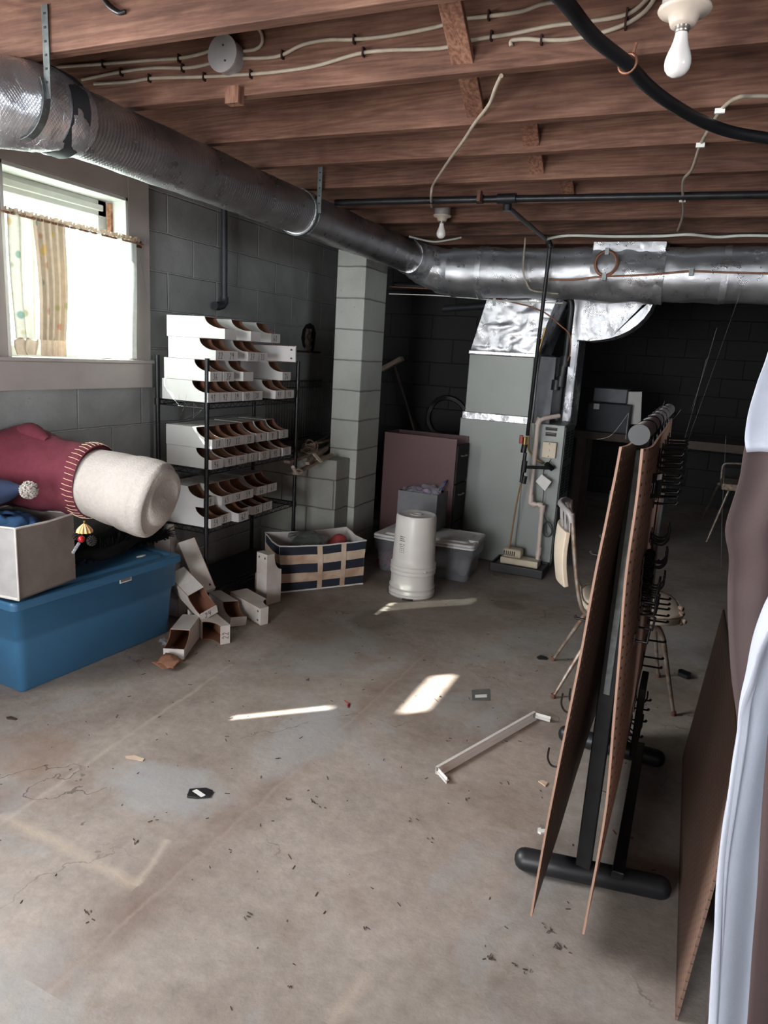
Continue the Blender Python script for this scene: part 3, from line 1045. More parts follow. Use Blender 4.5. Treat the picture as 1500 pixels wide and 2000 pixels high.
# amber tube, pump and tray
b = MB(); b.tube(smooth_path([P(1017, 945, y=5.0), P(1006, 1000, y=5.02), P(994, 1078, y=5.03)], 5), .006, 8)
tag(b.build('drip_tube', M['brownrod']), 'amber vinyl tube hanging below the gas pipe down to the pump', 'tube')
t = empty('condensate_pump', (-1.05, 5.06, .06), 'small cream condensate pump with a slotted cap sitting in the black tray', 'pump')
a = P(992, 1095, z=.06)
b = MB(); b.box(-1.18, -.90, 5.0, 5.12, .05, .10); b.build('pump_tank', M['beige'], t, bevel=.008)
b = MB(); b.box(-1.17, -1.03, 5.01, 5.11, .10, .165); h_ = b.build('motor_cap', M['beige'], t, bevel=.02, seg=3)
b = MB()
for k in range(6): b.box(-1.158 + k * .015, -1.151 + k * .015, 5.006, 5.013, .115, .15)
b.build('vent_slots', M['ink'], h_)
b = MB(); b.box(-1.22, -.86, 4.94, 5.18, .0, .05); b.box(-1.235, -.845, 4.925, 4.94, 0, .065); b.box(-1.235, -.845, 5.175, 5.188, 0, .065); b.box(-1.235, -1.22, 4.93, 5.18, 0, .065); b.box(-.86, -.845, 4.93, 5.18, 0, .065)
tag(b.build('drip_tray', M['blackpl'], bevel=.006), 'shallow black plastic tray under the pump at the foot of the furnace', 'tray')

# insulated refrigerant line and thin lines
b = MB()
b.tube(smooth_path([P(770, 556, y=5.16), P(900, 566, y=5.15), P(1000, 574, y=5.14), P(1080, 577, y=5.14), P(1105, 580, y=5.14), P(1116, 594, y=5.14), P(1112, 640, y=5.14), P(1105, 700, y=5.14), P(1098, 735, y=5.14)], 6), .022, 12)
o = b.build('insulated_line', M['rubber']); tag(o, 'fat black foam-insulated pipe bending down the right side of the foil plenum', 'pipe')
b = MB()
for (u, v, r_) in ((1104, 706, .034), (1100, 722, .03), (1086, 752, .032), (1096, 745, .034), (1098, 735, .028)):
    p = P(u, v, y=5.12); b.tube([p - Vector((0, 0, .035)), p + Vector((0, 0, .035))], r_, 10)
tag(b.build('taped_valve', M['rubber']), 'lumpy black taped joint at the lower end of the insulated pipe', 'pipe joint')
b = MB()
b.tube(smooth_path([P(760, 560, y=5.05), P(860, 566, y=5.05), P(960, 582, y=5.05), P(1050, 604, y=5.05), P(1095, 636, y=5.05), P(1113, 656, y=5.05), P(1113, 690, y=5.08), P(1108, 706, y=5.1)], 6), .005, 8)
tag(b.build('copper_line', M['copper']), 'thin copper line curving across the front of the silver plenum', 'pipe')
b = MB()
b.tube(smooth_path([P(760, 574, y=5.0), P(850, 577, y=5.0), P(940, 584, y=5.0), P(1020, 590, y=5.0), P(1100, 592, y=5.05)], 6), .004, 8)
tag(b.build('white_wire', M['cablew']), 'thin white wire strung below the main duct from the pillar', 'wire')
b = MB()
ym = 4.78
b.tube(smooth_path([P(1072, 546, y=ym), P(1120, 546, y=ym), P(1178, 540, y=ym), P(1260, 537, y=ym), P(1345, 530, y=ym), P(1420, 532, y=ym), P(1500, 534, y=ym), P(1560, 536, y=ym)], 6), .006, 8)
tag(b.build('copper_line', M['copper']), 'thin orange-brown tube running along the front of the main duct to the right', 'pipe')
b = MB()
c0 = P(1184, 514, y=ym); rr = (P(1206, 514, y=ym) - c0).length
b.tube([(c0.x + rr * math.cos(a), ym, c0.z + rr * 1.1 * math.sin(a)) for a in [math.radians(12 * k) for k in range(30)]], .008, 8, closed=True)
b.tube([(c0.x + rr * .93 * math.cos(a), ym - .012, c0.z + rr * 1.02 * math.sin(a)) for a in [math.radians(12 * k) for k in range(30)]], .005, 8, closed=True)
tag(b.build('tube_coil', M['copper']), 'round coil of orange-brown tubing tied against the foil duct', 'coil')
b = MB()
for (u, v) in ((1186, 491), (1180, 541), (1350, 531)):
    p = P(u, v, y=ym - .01); b.box(p.x - .012, p.x + .012, p.y - .012, p.y + .03, p.z - .02, p.z + .02)
tag(b.build('wire_tie', M['galv']), 'small metal ties holding the orange-brown tube on the main duct', 'ties')
b = MB()
b.tube(smooth_path([P(1026, 465, y=4.74), P(1023, 500, y=4.74), P(1022, 530, y=4.74), P(1030, 556, y=4.76), P(1042, 568, y=4.77), P(1090, 574, y=4.82)], 6), .006, 8)
tag(b.build('grey_cable', M['romex']), 'cream cable hanging down over the face of the main duct left of the gas pipe', 'cable')
b = MB()
p0 = P(971, 535, y=5.0); b.box(p0.x - .01, p0.x + .01, 4.99, 4.993, 1.88, 2.0)
tag(b.build('hanger_strap', M['galv']), 'short metal hanger strap below the main duct above the plenum', 'metal strap')
b = MB()
b.tube(smooth_path([P(1062, 905, y=5.15), P(1052, 900, y=5.13), P(1034, 880, y=5.13), P(1033, 850, y=5.13), P(1040, 760, y=5.15), P(1052, 690, y=5.15), P(1066, 640, y=5.15)], 6), .007, 8)
tag(b.build('conduit', M['brass']), 'thin brassy conduit rising beside the gas pipe on the furnace', 'pipe')
b = MB()
pts = [P(1076, 897, y=5.13), P(1070, 908, y=5.13), P(1062, 920, y=5.12), P(1062, 960, y=5.12), P(1060, 1000, y=5.12)]
for k in range(20):
    a = k / 20 * 6 * math.pi
    pts.append(P(1068 + 9 * math.cos(a) + k * .2, 1034 + 15 * math.sin(a), y=5.11))
b.tube(smooth_path(pts, 3), .0035, 6)
tag(b.build('power_cord', M['rubber']), 'black power cord coiled on the lower side of the furnace', 'cord')
b = MB()
q = [P(1046, 940, y=5.09), P(1058, 926, y=5.10), P(1077, 941, y=5.08), P(1064, 959, y=5.07)]
b.add(q + [v + Vector((0, .002, 0)) for v in q], [(0, 1, 2, 3), (7, 6, 5, 4), (0, 4, 5, 1), (1, 5, 6, 2), (2, 6, 7, 3), (3, 7, 4, 0)])
tag(b.build('paper_tag', M['paper']), 'crooked white paper tag hanging by the cord on the furnace', 'tag')

# ================================================================ ceiling pipes, hose, cables
t = empty('gas_main', (-.6, 3.66, 2.24), 'long straight black iron pipe running across under the joists', 'pipe')
b = MB(); b.tube([P(655, 396, z=2.262), P(850, 391, z=2.262), P(1200, 385, z=2.262), P(1560, 379, z=2.262)], .016, 14)
b.build('pipe_run', M['blackiron'], t)
b = MB()
p = P(990, 388, z=2.262); b.tube([p - Vector((.045, 0, 0)), p + Vector((.045, 0, 0))], .023, 14)
b.build('pipe_tee', M['blackiron'], t)
b = MB(); p = P(938, 389, z=2.262); b.tube([p - Vector((.015, 0, 0)), p + Vector((.015, 0, 0))], .021, 14)
b.build('pipe_coupling', M['blackiron'], t)
b = MB(); p = P(937, 385, z=2.262); b.box(p.x - .008, p.x + .008, p.y - .02, p.y + .02, 2.24, 2.29); b.build('pipe_hanger', M['rust'], t)

b = MB()
hp = [P(1040, -60, z=2.25), P(1104, 4, z=2.25), P(1160, 72, z=2.24), P(1224, 124, z=2.235), P(1262, 165, z=2.23), P(1310, 202, z=2.225), P(1372, 237, z=2.225), P(1430, 258, z=2.225), P(1510, 272, z=2.225), P(1600, 290, z=2.225)]
b.tube(smooth_path(hp, 8), .0165, 16)
tag(b.build('black_hose', M['rubber']), 'thick black hose sagging in a curve below the joists at upper right', 'hose')
p = P(1226, 124, z=2.24)
b = MB()
d = (hp[4] - hp[3]).normalized(); u_ = d.orthogonal().normalized(); w2 = d.cross(u_)
b.tube([p + (u_ * math.cos(math.radians(20 * k)) + w2 * math.sin(math.radians(20 * k))) * .022 for k in range(18)], .004, 8, closed=True)
b.tube([p + Vector((.01, 0, .02)), p + Vector((.015, .0, .045))], .004, 8)
tag(b.build('hose_clamp', M['copper']), 'copper ring clamp holding the black hose to a joist', 'clamp')

JF = 2.12 - .042 - .007   # face of the second joist


def cable(name, pts, r, m, label, cat='cable', group=None, step=6):
    b = MB(); b.tube(smooth_path(pts, step), r, 8)
    return tag(b.build(name, M[m]), label, cat, group)


j2 = lambda *a: [P(u, v, y=JF) for u, v in a]
cable('romex_cable', j2((110, 131), (200, 125), (290, 118), (350, 114), (390, 106), (412, 99)), .0055, 'romex', 'upper pale cable stapled to the joist left of the round metal junction box')
cable('romex_cable', j2((160, 156), (235, 141), (300, 133), (360, 133), (395, 128), (420, 121)), .0055, 'romex', 'middle pale cable rising into the left side of the round junction box')
cable('romex_cable', j2((184, 164), (250, 160), (300, 153), (400, 150), (490, 145), (560, 138), (620, 128), (700, 105), (760, 98), (860, 94), (925, 78), (1000, 66), (1080, 50), (1150, 42), (1225, 28), (1262, 0), (1275, -20)), .0055, 'romex', 'lowest long pale cable crossing the whole joist face below the junction box')
cable('romex_cable', j2((474, 114), (520, 113), (552, 107), (590, 88), (640, 78), (690, 77), (760, 70), (850, 53), (900, 38), (960, 31), (1020, 22), (1060, 8), (1110, 2)), .0055, 'romex', 'upper long pale cable running right from the junction box')
cable('romex_cable', j2((999, 90), (1000, 79), (1030, 76), (1060, 78), (1110, 77), (1160, 68), (1220, 48), (1260, 22), (1282, -8)), .0055, 'romex', 'short pale cable looping to the near porcelain lamp holder')
cable('romex_cable', j2((476, 100), (500, 96), (512, 84), (511, 66), (500, 50)), .0055, 'romex', 'pale cable arching up from the right side of the junction box')
stp = [(202, 125), (237, 141), (292, 153), (350, 114), (357, 133), (399, 150), (490, 145), (552, 107), (692, 77), (710, 102), (955, 30), (960, 70), (1058, 78), (1225, 27), (1222, 48)]
st0 = None
stn = 0
stp.sort()
OWS = ['first', 'second', 'third', 'fourth', 'fifth', 'sixth', 'seventh', 'eighth', 'ninth', 'tenth', 'eleventh', 'twelfth', 'thirteenth', 'fourteenth', 'fifteenth']
for (u, v) in stp:
    p = P(u, v, y=JF)
    if st0 is None:
        b = MB(); b.box(p.x - .0025, p.x + .0025, p.y - .008, p.y + .008, p.z - .012, p.z + .012)
        st0 = b.build('cable_staple', M['staple'])
        tag(st0, '', 'staple', 'staples on the joist cables'); c = st0
    else:
        c = st0.copy(); COL.objects.link(c); c.location = (p.x, p.y, p.z - .012)
    c['label'] = 'small rusty cable staple on the second joist, %s from the left' % OWS[stn]; stn += 1

t = empty('junction_box', (-1.5, 2.05, 2.34), 'round grey metal junction box cover on the second joist above the foil duct', 'junction box')
c0 = P(440, 108, y=2.045)
b = MB(); b.tube([(c0.x, 2.035, c0.z), (c0.x, 2.077, c0.z)], .050, 28); b.build('box_body', M['boxmetal'], t)
b = MB(); b.tube([(c0.x, 2.028, c0.z), (c0.x, 2.035, c0.z)], .054, 28); cv = b.build('cover', M['boxmetal'], t, bevel=.002)
b = MB(); b.tube([(c0.x + .012, 2.026, c0.z - .022), (c0.x + .012, 2.03, c0.z - .022)], .003, 8); b.tube([(c0.x + .004, 2.026, c0.z + .022), (c0.x + .004, 2.03, c0.z + .022)], .003, 8)
b.build('cover_screw', M['ink'], cv)
b = MB(); b.box(c0.x + .0, c0.x + .05, 2.045, 2.077, 2.25, 2.30)
b.build('backing_block', M['bridge'], t)

z_ = JZ - .006
cable('hanging_cable', [P(979, 148, z=z_), P(968, 172, z=z_), P(955, 205, z=z_ - .01), P(928, 240, z=z_), P(905, 275, z=z_ - .012), P(878, 312, z=z_), P(858, 342, z=z_ - .01), P(845, 364, z=z_), P(842, 385, z=z_ - .03), P(843, 404, z=z_)], .006, 'romex', 'pale flat cable zigzagging under the joists to the far lamp holder')
cable('hanging_cable', [P(1520, 188, z=z_), P(1470, 188, z=z_), P(1440, 191, z=z_ - .01), P(1410, 213, z=z_), P(1388, 248, z=z_ - .01), P(1368, 283, z=z_), P(1352, 330, z=z_ - .01), P(1335, 352, z=z_), P(1334, 388, z=z_ - .01), P(1334, 420, z=z_), P(1322, 455, z=z_)], .006, 'romex', 'pale cable clipped under the joists at right with white clips')
cl0 = None
for (u, v) in ((1406, 216), (1368, 283), (1333, 391), (1321, 456)):
    p = P(u, v, z=z_ - .008)
    if cl0 is None:
        b = MB(); b.box(p.x - .014, p.x + .014, p.y - .005, p.y + .005, p.z - .008, p.z + .006)
        cl0 = b.build('cable_clip', M['whiteplastic'])
        tag(cl0, 'white plastic cable clip at right, first from the camera', 'clip', 'white clips on the right cable')
    else:
        c = cl0.copy(); COL.objects.link(c); c.location = (p.x, p.y, p.z - .008); c['label'] = 'white plastic cable clip at right, %s from the camera' % {283: 'second', 391: 'third', 456: 'last'}[v]
zz = 2.245
cable('white_cable', [P(1066, 468, z=zz), P(1085, 463, z=zz), P(1120, 460, z=zz), P(1200, 462, z=zz), P(1290, 461, z=zz), P(1345, 458, z=zz), P(1400, 463, z=zz), P(1450, 460, z=zz), P(1530, 461, z=zz)], .008, 'cablew', 'thick white cable lying along the top front of the main duct')
cable('white_cable', [P(800, 462, z=zz), P(845, 472, z=zz), P(880, 468, z=zz), P(900, 464, z=zz)], .006, 'cablew', 'short white cable sagging behind the far bulb')
cable('loose_wire', [P(200, -6, y=1.646), P(212, 12, y=1.64), P(232, 25, y=1.64), P(245, 22, y=1.645)], .006, 'rubber', 'short dark wire stub bent against the nearest joist', 'wire')


def bulb(c, s, label, lab2):
    t = empty('lamp_holder', (c.x, c.y, c.z), label, 'lamp holder')
    b = MB()
    b.lathe([(0, .0), (.058 * s, .0), (.060 * s, -.006 * s), (.056 * s, -.012 * s), (.036 * s, -.017 * s), (.030 * s, -.034 * s), (.027 * s, -.040 * s), (0, -.040 * s)], (c.x, c.y, c.z), 32)
    b.build('porcelain_base', M['porcelain'], t)
    b = MB(); b.lathe([(.052 * s, 0), (.052 * s, .085)], (c.x, c.y, c.z), 24); b.box(c.x - .015, c.x + .015, c.y - .015, c.y + .015, c.z + .08, 2.514); b.build('ceiling_box', M['boxmetal'], t)
    z0 = c.z - .040 * s
    t2 = empty('light_bulb', (c.x, c.y, z0), lab2, 'light bulb')
    b = MB(); b.lathe([(.016 * s, .004), (.0165 * s, 0), (.0155 * s, -.004 * s), (.0165 * s, -.008 * s), (.0155 * s, -.012 * s), (.014 * s, -.014 * s)], (c.x, c.y, z0), 24)
    b.build('screw_base', M['socket'], t2)
    b = MB(); pr = [(.0135, -.012), (.0145, -.020), (.0165, -.030), (.020, -.042), (.0255, -.056), (.0295, -.070), (.030, -.080), (.0275, -.091), (.021, -.100), (.012, -.1055), (0, -.107)]
    b.lathe([(r * s, z * s) for r, z in pr], (c.x, c.y, z0), 32)
    b.build('glass_envelope', M['bulb'], t2)


c = P(1338, 14, y=1.575); bulb(Vector((c.x, c.y, c.z)), .80, 'near white porcelain lamp holder under the joists at top right', 'unlit frosted light bulb in the near lamp holder at top right')
c = P(864, 420, y=4.05); bulb(Vector((c.x, c.y, c.z)), .86, 'far porcelain lamp holder between the pillar and the gas pipe', 'small unlit frosted light bulb hanging near the main duct')

# dark drain stub on the left wall
b = MB()
xq = -2.80
b.tube([P(438, 300, x=xq), P(438, 400, x=xq), P(438, 592, x=xq)], .02, 14)
t = empty('drain_stub', P(438, 596, x=xq), 'dark vertical pipe with an elbow on the grey block wall behind the bins', 'pipe')
b.build('pipe_run', M['greypvc'], t)
b = MB(); b.tube([P(438, 580, x=xq), P(438, 590, x=xq), P(434, 596, x=xq), P(427, 598, x=xq), P(419, 597, x=xq)], .026, 14)
b.build('elbow_fitting', M['greypvc'], t)
# hole in the wall stuffed with rag
b = MB()
pc = [(598, 634), (606, 631), (613, 636), (617, 650), (615, 668), (613, 684), (606, 690), (598, 684), (592, 676), (589, 660), (592, 644)]
vv = [P(u, v, x=-2.846) for u, v in pc]
b.add(vv + [v - Vector((.03, 0, 0)) for v in vv], [tuple(range(len(vv)))] + [(i, i + len(vv), (i + 1) % len(vv) + len(vv), (i + 1) % len(vv)) for i in range(len(vv))])
t = empty('wall_hole', vv[0], 'ragged hole broken in the block wall above the right end of the shelving', 'hole')
b.build('hole_edge', M['louver'], t)
b = MB()
cc = P(602, 664, x=-2.835)
b.grid(lambda u, v: (cc.x + .02 * noise.noise(Vector((u * 7, v * 7, 2))), cc.y + (u - .5) * .11 * (1 - .5 * abs(v - .5)), cc.z + (v - .5) * .17), 12, 14)
b.build('stuffed_rag', M['rag'], t)

# ================================================================ curtain on the far window
t = empty('cafe_curtain', (-2.83, 2.65, 1.39), 'sunlit floral cafe curtain gathered on a thin rod across the basement window', 'curtain')
xr = -2.800
zr = 1.995


def folds(y):
    g = math.exp(-((y - 2.50) / .075) ** 2)
    return .010 * math.sin(y * 95) * (1 + 1.6 * g) + .008 * math.sin(y * 41 + 1)


def cur(y0, y1, zt, zb, nu, nv, off=0, comp=None):
    def f(u, v):
        y = y0 + (y1 - y0) * u
        z = zb + (zt - zb) * v
        a = 1 - .35 * (1 - v)
        return (xr + folds(y) * (1.3 - .5 * v) + off, y + .012 * math.sin(v * 3.0 + y * 20) * (1 - v), z + .006 * math.sin(y * 120) * (v > .99))
    return f


b = MB(); b.grid(cur(2.285, 2.43, zr + .012, 1.478, 40, 24), 40, 24); b.build('left_panel', M['curtain'], t)
b = MB(); b.grid(lambda u, v: (xr + .014 * math.sin(u * 30) - .004, 2.425 + (2.61 - 2.425 - .03 * (1 - v)) * u + .01 * math.sin(v * 4), 1.478 + (zr + .012 - 1.478) * v), 60, 24)
b.build('gathered_fold', M['curtain_fold'], t)
b = MB(); b.grid(cur(2.60, 3.045, zr + .010, 1.405, 70, 24, .004), 70, 24); b.build('right_panel', M['curtain_sheer'], t)
b = MB(); b.grid(cur(2.29, 2.43, 1.478, 1.408, 40, 4), 40, 4); b.grid(lambda u, v: (xr + .014 * math.sin(u * 30) - .004, 2.43 + (2.58 - 2.43) * u, 1.405 + .073 * v), 60, 4)
b.build('curtain_hem', M['curtain_hem'], t)
b = MB()
b.grid(lambda u, v: (xr + .012 * math.sin(u * 260), 2.27 + .80 * u, zr + .005 + .02 * v + .006 * math.sin(u * 190)), 260, 2)
b.build('rod_pocket', M['curtain_hem'], t)
t2 = empty('curtain_rod', (-2.80, 2.7, zr), 'thin rusty curtain rod with a hooked end across the window', 'curtain rod')
b = MB(); b.tube([(xr + .004, 2.1, zr + .006), (xr + .004, 3.10, zr), (xr - .012, 3.112, zr), (-2.826, 3.114, zr)], .005, 10)
b.build('rod', M['rustwood'], t2)
b = MB(); b.box(-2.828, -2.822, 3.085, 3.118, zr - .015, zr + .02); b.build('rod_bracket', M['rust'], t2)
# unseen outdoor boards added to mask the sun, gaps shaping the floor patches
BX = -3.60
t = bpy.data.objects.new('sun_mask', None); COL.objects.link(t); t.location = (BX, 0, 1.1); ORG[t.name] = Vector((BX, 0, 1.1)); t['kind'] = 'structure'
for (a0, a1, c0, c1) in ((-2.6, .378, 2.1, 2.95), (.420, 1.5, 2.1, 2.95), (.378, .420, 2.655, 2.95), (-2.6, .238, 2.95, 3.9), (.665, 1.5, 2.95, 3.9), (.238, .665, 3.072, 3.9)):
    b = MB(); b.box(BX - .01, BX + .01, a0, a1, c0, c1); b.build('sun_mask_board', M['benchwood'], t)

# ================================================================ wire shelving
t = empty('wire_shelving', (-2.58, 3.6, 0), 'black wire shelving unit against the grey block wall holding white cardboard bins', 'shelving')
SX0, SX1, SY0, SY1 = -2.745, -2.41, 3.14, 4.085
for (xx, yy) in ((SX0, SY0), (SX1, SY0), (SX0, SY1), (SX1, SY1)):
    b = MB(); b.tube([(xx, yy, .012), (xx, yy, 1.43)], .0125, 14)
    for k in range(54):
        z = .05 + k * .0254
        b.tube([(xx, yy, z), (xx, yy, z + .003)], .0134, 12, caps=False)
    b.lathe([(.013, .014), (.018, .012), (.019, 0), (0, 0)], (xx, yy, 0), 14)
    b.build('shelf_post', M['wshelf'], t)
for z in (.115, .500, .832, 1.194):
    b = MB()
    for (a, c) in (((SX0, SY0), (SX1, SY0)), ((SX1, SY0), (SX1, SY1)), ((SX1, SY1), (SX0, SY1)), ((SX0, SY1), (SX0, SY0))):
        a3 = Vector((a[0], a[1], 0)); c3 = Vector((c[0], c[1], 0))
        for dz in (-.004, -.030):
            b.tube([a3 + Vector((0, 0, z + dz)), c3 + Vector((0, 0, z + dz))], .0032, 8)
        n = int((c3 - a3).length / .028)
        pts = [a3 + (c3 - a3) * (i / n) + Vector((0, 0, z - .004 - (.026 if i % 2 else 0))) for i in range(n + 1)]
        b.tube(pts, .0018, 6)
    for k in range(1, 38):
        y = SY0 + (SY1 - SY0) * k / 38
        b.tube([(SX0, y, z - .002), (SX1, y, z - .002)], .0015, 5)
    for xx in (SX0 + .11, SX1 - .11):
        b.tube([(xx, SY0, z - .006), (xx, SY1, z - .006)], .0028, 6)
    for (xx, yy) in ((SX0, SY0), (SX1, SY0), (SX0, SY1), (SX1, SY1)):
        b.tube([(xx, yy, z - .034), (xx, yy, z + .002)], .017, 12)
    b.build('wire_shelf', M['wshelf'], t)
b = MB(); b.box(SX0 + .02, SX1 - .02, SY0 + .02, SY1 - .02, .117, .125)
tag(b.build('shelf_liner', M['blackpl']), 'black liner sheet on the lowest wire shelf', 'liner')

# ---------------------------------------------------------------- cardboard bins
BL, BW, BH, LIP = .31, .099, .111, .052
TH = .003
DIG = {
    '0': [[(.5, 1), (.15, .8), (.05, .4), (.25, 0), (.55, .05), (.7, .5), (.5, 1)]],
    '1': [[(.2, .8), (.4, 1), (.38, 0)], [(.15, 0), (.6, 0)]],
    '2': [[(.1, .75), (.3, 1), (.6, .85), (.5, .5), (.05, .02), (.65, .05)]],
    '3': [[(.1, .9), (.4, 1), (.6, .8), (.3, .55), (.65, .35), (.5, .03), (.05, .1)]],
    '4': [[(.15, 1), (.1, .5), (.65, .5)], [(.55, 1), (.5, 0)]],
    '5': [[(.65, 1), (.2, 1), (.15, .6), (.5, .6), (.6, .25), (.35, 0), (.05, .1)]],
    '6': [[(.4, 1), (.12, .5), (.15, .08), (.45, 0), (.62, .25), (.45, .45), (.12, .3)]],
    '7': [[(.08, 1), (.65, .95), (.3, 0)], [(.2, .5), (.6, .52)]],
    '8': [[(.6, .85), (.3, 1), (.12, .75), (.6, .3), (.4, 0), (.1, .2), (.6, .75), (.6, .85)]],
    '9': [[(.6, .9), (.3, 1), (.1, .7), (.35, .5), (.6, .85), (.5, 0)]],
}


def num_mesh(txt, h, yc, zc, x, m=None, w=.0013):
    b = MB()
    wd = h * .62
    tot = len(txt) * wd
    for i, ch in enumerate(txt):
        for st in DIG[ch]:
            ps = [Vector((x, yc - tot / 2 + i * wd + p[0] * h * .62 + (p[1] - .5) * h * .08, zc + (p[1] - .5) * h)) for p in st]
            for a, c in zip(ps[:-1], ps[1:]):
                b.bar(a, c, w, .0006, up=(1, 0, 0))
    return b


def bin_profile(d=0.0):
    p = [(0 + d, 0 + d), (BL - d, 0 + d), (BL - d, LIP)]
    n = 9
    x1, z1 = BL * .665, BH
    for k in range(n + 1):
        a = k / n * math.pi / 2
        # concave scoop, steep at the top and flat toward the lip
        xx = BL - d - (BL - x1) * (math.sin(a)) * 1.0 if False else x1 + (BL - .004 - x1) * (1 - math.cos(a))
        zz = z1 - (z1 - LIP) * math.sin(a)
        if k == n: continue
        p.append((xx, zz))
    body = p[:3] + list(reversed(p[3:])) + [(d, BH)]
    return body


BIN_ME = {}


def make_bin(txt=None, dirty=False, rng=0):
    key = dirty
    wm = M['card_d'] if dirty else M['card_w']
    if key not in BIN_ME:
        b = MB()
        prof = bin_profile()
        prof = list(reversed(prof))
        hw = BW / 2
        b.prism(prof, -hw, -hw + TH, 0, mi1=1, mside=1)
        b.prism(prof, hw - TH, hw, 1, mi1=0, mside=1)
        b.box(.0, BL, -hw + TH, hw - TH, 0, .0012, 0); b.box(.002, BL - .002, -hw + TH, hw - TH, .0012, .004, 1)
        b.box(0, .0015, -hw + TH, hw - TH, 0, BH, 0); b.box(.0015, .004, -hw + TH, hw - TH, .004, BH - .003, 1)
        b.box(0, BL * .665, -hw + TH, hw - TH, BH - .0012, BH, 0); b.box(.004, BL * .664, -hw + TH, hw - TH, BH - .004, BH - .0012, 1)
        for s in (-1, 1):
            b.box(BL - .030, BL - .018, s * .026 - .005, s * .026 + .005, -.0006, 0, 2)
        me = b.build('bin_body', [wm, M['card_b'], M['ink']], None, local=True)
        b = MB(); b.box(BL - .003, BL + .002, -hw - .001, hw + .001, .001, LIP, 0); b.box(BL - .006, BL - .003, -hw + TH, hw - TH, .003, LIP - .003, 1)
        lp_ = b.build('front_lip', [wm, M['card_b']], None, local=True, bevel=0)
        BIN_ME[key] = (me.data, lp_.data)
        bpy.data.objects.remove(me); bpy.data.objects.remove(lp_)
    r = bpy.data.objects.new('cardboard_bin', None); COL.objects.link(r); r.empty_display_size = .05
    ob = bpy.data.objects.new('bin_body', BIN_ME[key][0]); COL.objects.link(ob); ob.parent = r
    ol = bpy.data.objects.new('front_lip', BIN_ME[key][1]); COL.objects.link(ol); ol.parent = r
    if txt:
        nb = num_mesh(txt, .034, random.uniform(-.006, .006), LIP / 2, BL + .0024, w=.0025)
        on = nb.build('written_number', M['ink'], ol, local=True)
    return r


def shelf_bin(u, z, txt, label, dx=0.0, grp=None, y=None, rz=None, sx=1.0):
    """u = y of the near edge"""
    r = make_bin(txt)
    x = SX1 + .012 - BL * sx + dx
    r.scale.x = sx
    r.location = (x, (u if y is None else y) + BW / 2, z)
    r.rotation_euler = (0, 0, math.radians(random.uniform(-1.0, 1.0) if rz is None else rz))
    tag(r, label, 'storage bin', grp)
    return r


ORD = ['leftmost', 'second from the left', 'third from the left', 'fourth from the left', 'fifth from the left', 'sixth from the left', 'rightmost']


def row(z, items, grp, where, dx0=0):
    for k, it in enumerate(items):
        u, tx, dx = it[:3]
        o_ = ORD[-1] if (k == len(items) - 1 and k) else ORD[k]
        lab = it[3] if len(it) > 3 else ('white bin marked %s, %s %s' % (tx, o_, where))
        shelf_bin(u, z, tx, lab, dx + dx0, grp, sx=(1.22 if dx > .08 else 1.0))


ZT = 1.197
row(ZT, [(3.135, '41', -.0), (3.24, '42', .0), (3.343, '39', 0.0), (3.448, '40', .005), (3.553, '38', 0), (3.79, '47', .01), (3.905, '48', .005)], 'bins on the top wire shelf', 'directly on the top shelf')
row(ZT + .1125, [(3.14, '36', .01), (3.245, '37', .01), (3.43, None, .015, 'blank-fronted white cardboard bin between bins 37 and 26 on the top shelf'), (3.86, '26', 0.005)], 'bins on the top wire shelf', 'in the second tier up, top shelf')
row(ZT + .225, [(3.145, '22', .035), (3.25, '29', .035), (3.455, '27', .03), (3.56, '33', .025)], 'bins on the top wire shelf', 'in the third tier up, top shelf')
row(ZT + .3375, [(3.15, None, .09, 'blank white cardboard bin at the near end of the topmost tier, protruding most'), (3.385, None, .09, 'blank white cardboard bin in the middle of the topmost tier'), (3.67, '60', .04)], 'bins on the top wire shelf', 'alone at the right end of the topmost tier')
ZM = .835
row(ZM, [(3.145, '46', .02), (3.262, '43', .02), (3.378, '44', .02), (3.492, '51', .015), (3.61, '52', .02), (3.745, '45', .015), (3.87, '53', .02)], 'bins on the middle wire shelf', 'in lower row, middle shelf')
row(ZM + .1125, [(3.14, '18', .02), (3.242, '17', .02), (3.345, '11', .015), (3.452, '12', .015), (3.59, '9', .01), (3.70, '8', .015), (3.84, '5', .01)], 'bins on the middle wire shelf', 'in upper row, middle shelf')
ZB = .503
row(ZB, [(3.14, '54', .015), (3.245, '55', .0), (3.352, '62', .05), (3.458, '63', -.01), (3.565, '56', .01), (3.68, '57', .005)], 'bins on the lower wire shelf', 'in lower row, lower shelf')
row(ZB + .1125, [(3.13, '64', -.03), (3.25, '65', .01), (3.36, '58', .01), (3.462, '59', .01), (3.62, '66', .005), (3.735, '67', .005)], 'bins on the lower wire shelf', 'in upper row, lower shelf')


def place_bin(back, front, up, label, txt=None, dirty=False):
    r = make_bin(txt, dirty)
    x = (Vector(front) - Vector(back)).normalized()
    u = Vector(up); u = (u - x * u.dot(x)).normalized()
    y = u.cross(x)
    m = Matrix((x, y, u)).transposed().to_4x4()
    m.translation = Vector(back)
    r.matrix_world = m
    r.rotation_mode = 'XYZ'
    return tag(r, label, 'storage bin', 'white bins tumbled on the floor' if dirty else None)


# sideways bin in the top stack
r = place_bin((-2.60, 3.76, ZT + .225 + .05), (-2.33, 3.88, ZT + .225 + .052), (-.40, .91, .05), 'white cardboard bin lying on its side in the third tier, its slotted end sticking out')
r = place_bin((-2.72, 3.47, ZT + .3375), (-2.43, 3.53, ZT + .3375), (0, 0, 1), 'blank white cardboard bin set askew behind the middle bin of the topmost tier')
r['group'] = 'bins on the top wire shelf'
